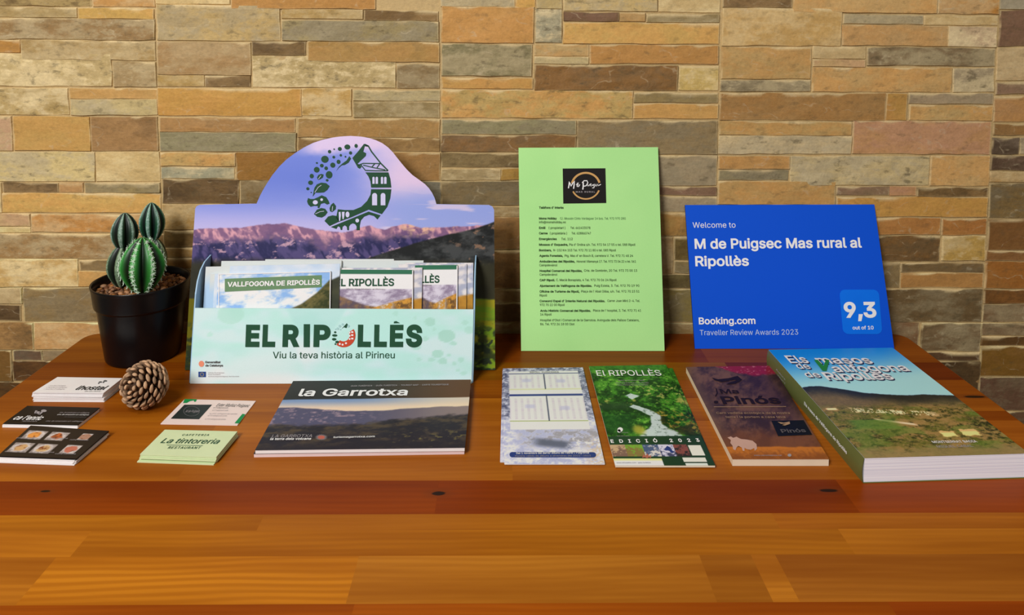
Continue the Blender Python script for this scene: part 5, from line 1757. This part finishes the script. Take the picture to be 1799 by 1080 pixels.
def leaf_r2(u, v):
    n = fbm(u * 12, v * 24, 119, 4)
    sky = mixc(C(168, 172, 190), C(222, 216, 214), ss(.35, .65, n))
    ridge = polyline(u, [(0, .40), (1, .28)])
    im = mixc(sky, mixc(C(206, 150, 60), C(146, 104, 48), n), ss(-.01, .01, v - ridge))
    return put(im, C(60, 48, 30), ss(.40, .46, v))


def leaf_w(u, v):
    n = fbm(u * 10, v * 12, 121, 4)
    return mixc(C(206, 212, 210), C(172, 200, 226), ss(.1, .6, v * 3 + .3 * (n - .5)))


leaf_edge = mat_plain('leaflet_paper', (232, 230, 222), .55, .3)
LG = 'leaflets standing in the display pocket'


def leaflet(y0, tl, tr, fn, label, nu=90, nv=110, thick=.0010, name='tourist_leaflet'):
    pl = leaning(y0, LK)
    a, b = pl.P(*tl), pl.P(*tr)
    dn = np.array([0, LK, 1.0])
    zb = .0022
    bl = a - dn * (a[2] - zb)
    br = b - dn * (b[2] - zb)
    br[0] += (bl[0] - a[0])
    q = [a, b, br, bl]
    root = empty(name, (bl + br) / 2, label, 'leaflet', LG)
    grid_print('front_page', q, pl.n, 0.0, nu, nv, fn, M['gloss'], root)
    slab('paper_body', [p - pl.n * .0002 for p in q], pl.n, thick, leaf_edge, root)
    return root, pl


Kv = lambda x, y: (350 + x / 6.92, 450 + y / 6.92)
v1, plv = leaflet(-.1500, (383.5, 480), (581.5, 475.8), leaf_v, 'leaflet with sky photo and green Vallfogona name banner, foremost on the left of the display')
polys('green_banner', [[Kv(312, 270), Kv(1490, 225), Kv(1490, 372), Kv(312, 428)]], plv, mat_plain('sage_green_ink', (112, 146, 108), .45, .08), v1, .0004)
text('banner_lettering', 'VALLFOGONA DE RIPOLLÈS', plv, Kv(345, 368), Kv(1468, 340), 8.6, M['inkwhite'], v1, .028, .0008)
polys('white_frame_line', [stroke([Kv(238, 640), Kv(240, 214)], 1.6), stroke([Kv(236, 214), Kv(1600, 184)], 1.6), stroke([Kv(1596, 184), Kv(1590, 640)], 1.6)], plv, M['inkwhite'], v1, .0006)
leaflet(-.1478, (404, 466.5), (597.5, 462.5), leaf_v2, 'leaflet with dark hill at its right, just behind the Vallfogona banner leaflet')
leaflet(-.1456, (377.5, 480.5), (572, 476), leaf_v2, 'leaflet whose left edge shows just left of the banner leaflet', 50, 60)
leaflet(-.1434, (369.5, 481), (565, 475), leaf_w, 'leaflet with blue edge, second sliver left of the banner leaflet', 50, 60)
leaflet(-.1412, (361.5, 468), (560, 464), leaf_w, 'leaflet with cloud top, outermost sliver on the left of the display', 50, 60)
m1, plm = leaflet(-.1462, (598.5, 473), (726, 473.5), leaf_r, 'leaflet with white Ripollès header and rocky peak, in the middle of the display')
Kl = lambda x, y: (320 + x / 3.2125, 440 + y / 3.2125)
text('title_lettering', 'EL RIPOLLÈS', plm, (589, 502.2), (692.2, 501.6), 13.2, M['darkgreen'], m1, .022)
text('subtitle_lettering', 'Viu la teva història al Pirineu', plm, (608, 507.5), (676, 508.5), 2.4, M['inklight'], m1)
polys('white_edge_line', [stroke([(724.8, 474), (724.6, 545)], 1.6)], plm, M['inkwhite'], m1)
leaflet(-.1436, (600, 470), (742, 469.5), leaf_r2, 'leaflet with cloudy sky showing right of the middle header leaflet', 60, 70)
r1, plr = leaflet(-.1408, (729, 465.5), (804, 464.8), leaf_r, 'leaflet with white header cut to its last letters, right part of the display')
text('title_lettering', 'LLÈS', plr, (738, 496.5), (772, 496), 13, M['darkgreen'], r1, .022)
text('subtitle_lettering', 'al Pirineu', plr, (743, 501.2), (758, 501.3), 2.4, M['inklight'], r1)
polys('white_edge_line', [stroke([(803, 466), (802.5, 545)], 1.6)], plr, M['inkwhite'], r1)
leaflet(-.1384, (700, 463.5), (820, 463), leaf_r2, 'leaflet with golden hillside, right of the last header leaflet', 60, 70)
leaflet(-.1362, (712, 461), (831.5, 461), leaf_r2, 'leaflet at the far right end of the display pocket', 60, 70)
leaflet(-.1332, (389, 458), (600, 457), leaf_w, 'pale leaflet in the back row at the left of the display', 50, 60, .0024)
leaflet(-.1290, (466, 455), (692, 454.5), leaf_w, 'pale leaflet in the back row at the middle of the display', 50, 60, .0024)
leaflet(-.1318, (605, 457.5), (744, 457), leaf_w, 'pale leaflet in the back row right of the middle', 50, 60, .0018)

# ------------------------------------------------------------------ potted cactus
PX, PY_ = -0.465, -0.070
pot = empty('potted_cactus', (PX, PY_, 0), 'artificial cactus with white-ribbed stems in a black ceramic pot at the table corner', 'plant')


def lathe(profile, cx, cy, n=72):
    V, Fc = [], []
    for (r, z) in profile:
        for i in range(n):
            a = 2 * math.pi * i / n
            V.append((cx + r * math.cos(a), cy + r * math.sin(a), z))
    for j in range(len(profile) - 1):
        for i in range(n):
            k = (i + 1) % n
            Fc.append((j * n + i, j * n + k, (j + 1) * n + k, (j + 1) * n + i))
    return V, Fc


prof = [(0.001, 0.0003), (.0430, .0003), (.0445, .0008), (.0452, .002), (.0458, .004), (.0530, .066), (.0536, .0700), (.0538, .0712), (.0552, .0718), (.0562, .0728), (.0566, .0745), (.0585, .094), (.0596, .0985), (.0600, .0997), (.0598, .1006), (.0590, .1010), (.0580, .1007), (.0572, .0995), (.0560, .092), (.0545, .084), (.001, .084)]
V_, F_ = lathe(prof, PX, PY_)
mesh('pot', V_, F_, M['pot'], pot, True)


def pebble_mesh():
    V, Fc, cols = [], [], []
    r2 = random.Random(3)
    ico = bmesh.new()
    bmesh.ops.create_icosphere(ico, subdivisions=2, radius=1)
    iv = np.array([v.co[:] for v in ico.verts])
    ifc = [tuple(v.index for v in f.verts) for f in ico.faces]
    ico.free()
    pal = [(128, 84, 52), (150, 108, 74), (104, 62, 36), (168, 126, 92), (92, 56, 34), (142, 92, 44), (120, 86, 62)]
    for k in range(620):
        R = .0545 * math.sqrt(r2.random())
        a = r2.random() * 2 * math.pi
        s = r2.uniform(.0018, .0036)
        d = np.array([r2.uniform(.8, 1.3), r2.uniform(.8, 1.2), r2.uniform(.6, .9)]) * s
        ang = r2.random() * 6.28
        ca, sa = math.cos(ang), math.sin(ang)
        p = iv * d * (1 + .18 * (vnoise(iv[:, 0] * 2 + k, iv[:, 1] * 2 + iv[:, 2], k) - .5))[:, None]
        p = np.stack([p[:, 0] * ca - p[:, 1] * sa, p[:, 0] * sa + p[:, 1] * ca, p[:, 2]], -1)
        R = min(R, .0548 - d.max())
        p += np.array([PX + R * math.cos(a), PY_ + R * math.sin(a), .0895 + r2.uniform(-.002, .0025)])
        b = len(V)
        V.extend(p.tolist())
        Fc.extend([tuple(i + b for i in f) for f in ifc])
        c = albedo(np.array(r2.choice(pal)) * r2.uniform(.8, 1.15))
        cols.extend([c] * len(iv))
    bed, bedf = lathe([(.001, .0893), (.0553, .0885)], PX, PY_, 48)
    b = len(V)
    V.extend(bed)
    Fc.extend([tuple(i + b for i in f) for f in bedf])
    cols.extend([albedo((80, 52, 34))] * len(bed))
    return V, Fc, np.array(cols)


V_, F_, c_ = pebble_mesh()
gr = mesh('gravel', V_, F_, mat_print('brown_gravel', .6, .3, .15), pot, True)
set_color(gr.data, c_)
gr['kind'] = 'stuff'


def cactus_mat():
    return mat_print('waxy_cactus_skin', .42, .4, .12)


M['cactus'] = cactus_mat()


def cactus_stem(name, base, top, rx, ry, ribs, depth, rot, c_valley, c_face, c_edge, edge_w, egg=0.0, fuzz=0.0):
    """ribbed body between base and top; deep furrows, pale rib crests"""
    base, top = np.array(base, float), np.array(top, float)
    ax = top - base
    nu, nv = ribs * 16, 48
    V, cols = [], []
    h = np.linalg.norm(ax)
    axn = ax / h
    e1 = np.array([1, 0, 0]) - axn * axn[0]
    e1 /= np.linalg.norm(e1)
    e2 = np.cross(axn, e1)
    for j in range(nv + 1):
        t = j / nv
        s = math.sin(math.pi * min(1, max(0, t))) ** .62 if t < 1 else 0
        if t < .5:
            s = s * (1 - egg * (0.5 - t))
        for i in range(nu):
            a = 2 * math.pi * i / nu + rot
            k = abs(math.cos((a - rot) * ribs / 2))          # 1 on a crest
            prof_ = 1 - depth * (1 - k ** 1.0)
            wob = 0.0
            if fuzz and k > .93:
                wob = fuzz * (rngf.random() - .4)
            r = prof_ * s
            p = base + ax * t + e1 * (rx * r + wob) * math.cos(a) + e2 * (ry * r + wob) * math.sin(a)
            V.append(p)
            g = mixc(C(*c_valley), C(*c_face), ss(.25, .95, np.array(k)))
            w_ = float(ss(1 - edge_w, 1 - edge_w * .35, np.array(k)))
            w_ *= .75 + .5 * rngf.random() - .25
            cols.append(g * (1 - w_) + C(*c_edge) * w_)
    Fc = []
    for j in range(nv):
        for i in range(nu):
            k = (i + 1) % nu
            Fc.append((j * nu + i, j * nu + k, (j + 1) * nu + k, (j + 1) * nu + i))
    o = mesh(name, V, Fc, M['cactus'], pot, True)
    set_color(o.data, albedo(np.clip(np.array(cols), 0, 255)))
    return o


rngf = random.Random(11)
yp = lambda px, py, y: Plane((0, y, 0), (0, -1, 0), (0, 0, 1)).P(px, py)
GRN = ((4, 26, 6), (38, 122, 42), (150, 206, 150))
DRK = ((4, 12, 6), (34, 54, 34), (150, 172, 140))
# front round stem
fb, ft = yp(250, 513, -.090), yp(250, 416, -.090)
fb[2] = .087
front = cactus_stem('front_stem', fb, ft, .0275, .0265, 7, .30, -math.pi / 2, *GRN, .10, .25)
# star-shaped spine tufts along its crests
tv, tf = [], []
h = ft - fb
for rb in range(7):                       # one row of tufts per crest
    a = -math.pi / 2 + 2 * math.pi * rb / 7
    for t in np.linspace(.10, .93, 11):
        s = math.sin(math.pi * t) ** .62
        if t < .5:
            s *= 1 - .25 * (.5 - t)
        p = fb + h * t + np.array([.0275 * s * math.cos(a), .0265 * s * math.sin(a), 0])
        nrm = np.array([math.cos(a), math.sin(a), .25 - t * .2 + .3 * (t - .5)])
        nrm /= np.linalg.norm(nrm)
        tx = np.cross(nrm, (0, 0, 1)); tx /= np.linalg.norm(tx)
        ty = np.cross(nrm, tx)
        for k in range(7):
            b = 2 * math.pi * k / 7 + rngf.random()
            d = (tx * math.cos(b) + ty * math.sin(b)) * .0042 + nrm * .0016
            sd = np.cross(d, nrm); sd = sd / np.linalg.norm(sd) * .0008
            i0 = len(tv)
            tv += [p + sd, p - sd, p + d, p + nrm * .0009]
            tf += [(i0, i0 + 1, i0 + 2), (i0 + 1, i0 + 3, i0 + 2), (i0 + 3, i0, i0 + 2)]
mesh('spine_tufts', tv, tf, mat_plain('pale_felt', (206, 226, 204), .8, .2), front)
# left jointed stem: lower and upper segment
lb, lt = yp(217, 506, -.068), yp(220, 424, -.066)
lb[2] = .086
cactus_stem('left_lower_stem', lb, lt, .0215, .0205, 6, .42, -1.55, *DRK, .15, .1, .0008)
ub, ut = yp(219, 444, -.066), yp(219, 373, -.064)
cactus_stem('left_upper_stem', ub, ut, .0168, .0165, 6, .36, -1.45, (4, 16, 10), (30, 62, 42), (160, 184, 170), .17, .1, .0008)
# right jointed stem behind
rb_, rt_ = yp(266, 500, -.048), yp(268, 414, -.046)
rb_[2] = .086
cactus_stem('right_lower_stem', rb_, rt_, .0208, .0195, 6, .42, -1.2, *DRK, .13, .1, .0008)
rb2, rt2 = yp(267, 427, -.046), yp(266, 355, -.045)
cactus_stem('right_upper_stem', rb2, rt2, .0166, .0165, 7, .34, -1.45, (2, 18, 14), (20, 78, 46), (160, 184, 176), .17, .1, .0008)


# ------------------------------------------------------------------ pine cone
def build_cone():
    cpos = flat(.0238).P(254.5, 678)
    root = empty('pine_cone', (cpos[0], cpos[1], 0), 'small open brown pine cone lying beside the white card stack', 'pine cone')
    ax = np.array([-.40, -.80, .22]); ax /= np.linalg.norm(ax)
    e1 = np.cross(ax, (0, 0, 1)); e1 /= np.linalg.norm(e1)
    e2 = np.cross(ax, e1)
    V, Fc, cols = [], [], []
    r3 = random.Random(5)
    NS = 150
    # core
    cv = []
    for j in range(13):
        t = j / 12
        rr_ = .0150 * math.sin(math.pi * (0.08 + .84 * t)) ** .7
        for i in range(20):
            a = 2 * math.pi * i / 20
            cv.append(ax * (-.017 + .034 * t) + (e1 * math.cos(a) + e2 * math.sin(a)) * rr_)
    b0 = len(V)
    V += cv
    cols += [albedo((66, 44, 28))] * len(cv)
    for j in range(12):
        for i in range(20):
            k = (i + 1) % 20
            Fc.append((b0 + j * 20 + i, b0 + j * 20 + k, b0 + (j + 1) * 20 + k, b0 + (j + 1) * 20 + i))
    Fc.append(tuple(b0 + i for i in range(20))); Fc.append(tuple(b0 + 240 + i for i in reversed(range(20))))
    for k in range(NS):
        t = (k + .5) / NS                      # 0 at the tip that faces the room, 1 at the far end
        a = k * 2.39996
        polar = math.radians(8 + 150 * t ** .62)
        d = ax * math.cos(polar) + (e1 * math.cos(a) + e2 * math.sin(a)) * math.sin(polar)
        side = np.cross(d, ax)
        side /= np.linalg.norm(side) + 1e-9
        upv = np.cross(side, d)
        L_ = .0215 + .0040 * math.sin(polar) + r3.uniform(-.0008, .0012)
        w0, w1 = .0013, (.0021 + .0025 * math.sin(min(polar, 1.6))) * r3.uniform(.85, 1.1)
        th = .0008 + .0003 * math.sin(polar)
        bend = upv * (.0030 * math.sin(polar))
        sec = [(.45, w0, th * .7, 0), (.72, w1 * .8, th * .9, .2), (.90, w1 * 1.05, th * 1.2, .6), (.965, w1 * 1.0, th * 2.0, .95), (1.0, w1 * .72, th * 1.7, 1.1), (1.015, w1 * .28, th * .9, 1.15)]
        b = len(V)
        ring_n = 8
        tone = r3.uniform(.75, 1.12)
        for (f_, w_, h_, bd) in sec:
            c0 = d * L_ * f_ + bend * bd
            for i in range(ring_n):
                an = 2 * math.pi * i / ring_n
                V.append(c0 + side * w_ * math.cos(an) + upv * h_ * math.sin(an))
                cc = mixc(C(58, 36, 22), C(186, 150, 116), np.array(ss(.70, 1.0, np.array(f_))))
                cols.append(albedo(np.clip(cc * tone, 0, 255)))
        for j in range(len(sec) - 1):
            for i in range(ring_n):
                kk = (i + 1) % ring_n
                Fc.append((b + j * ring_n + i, b + j * ring_n + kk, b + (j + 1) * ring_n + kk, b + (j + 1) * ring_n + i))
        Fc.append(tuple(b + (len(sec) - 1) * ring_n + i for i in range(ring_n)))
    V = np.array(V)
    V[:, 2] -= V[:, 2].min()
    # knobs at the ends of the scales
    zmin = V[:, 2].min()
    V = V + np.array([cpos[0], cpos[1], .0003])
    o = mesh('cone_scales', V, Fc, mat_print('dry_pine_cone', .65, .25, .15), root, True)
    bm = bmesh.new(); bm.from_mesh(o.data); bmesh.ops.recalc_face_normals(bm, faces=bm.faces[:]); bm.to_mesh(o.data); bm.free()
    set_color(o.data, np.array(cols))
    return root


build_cone()
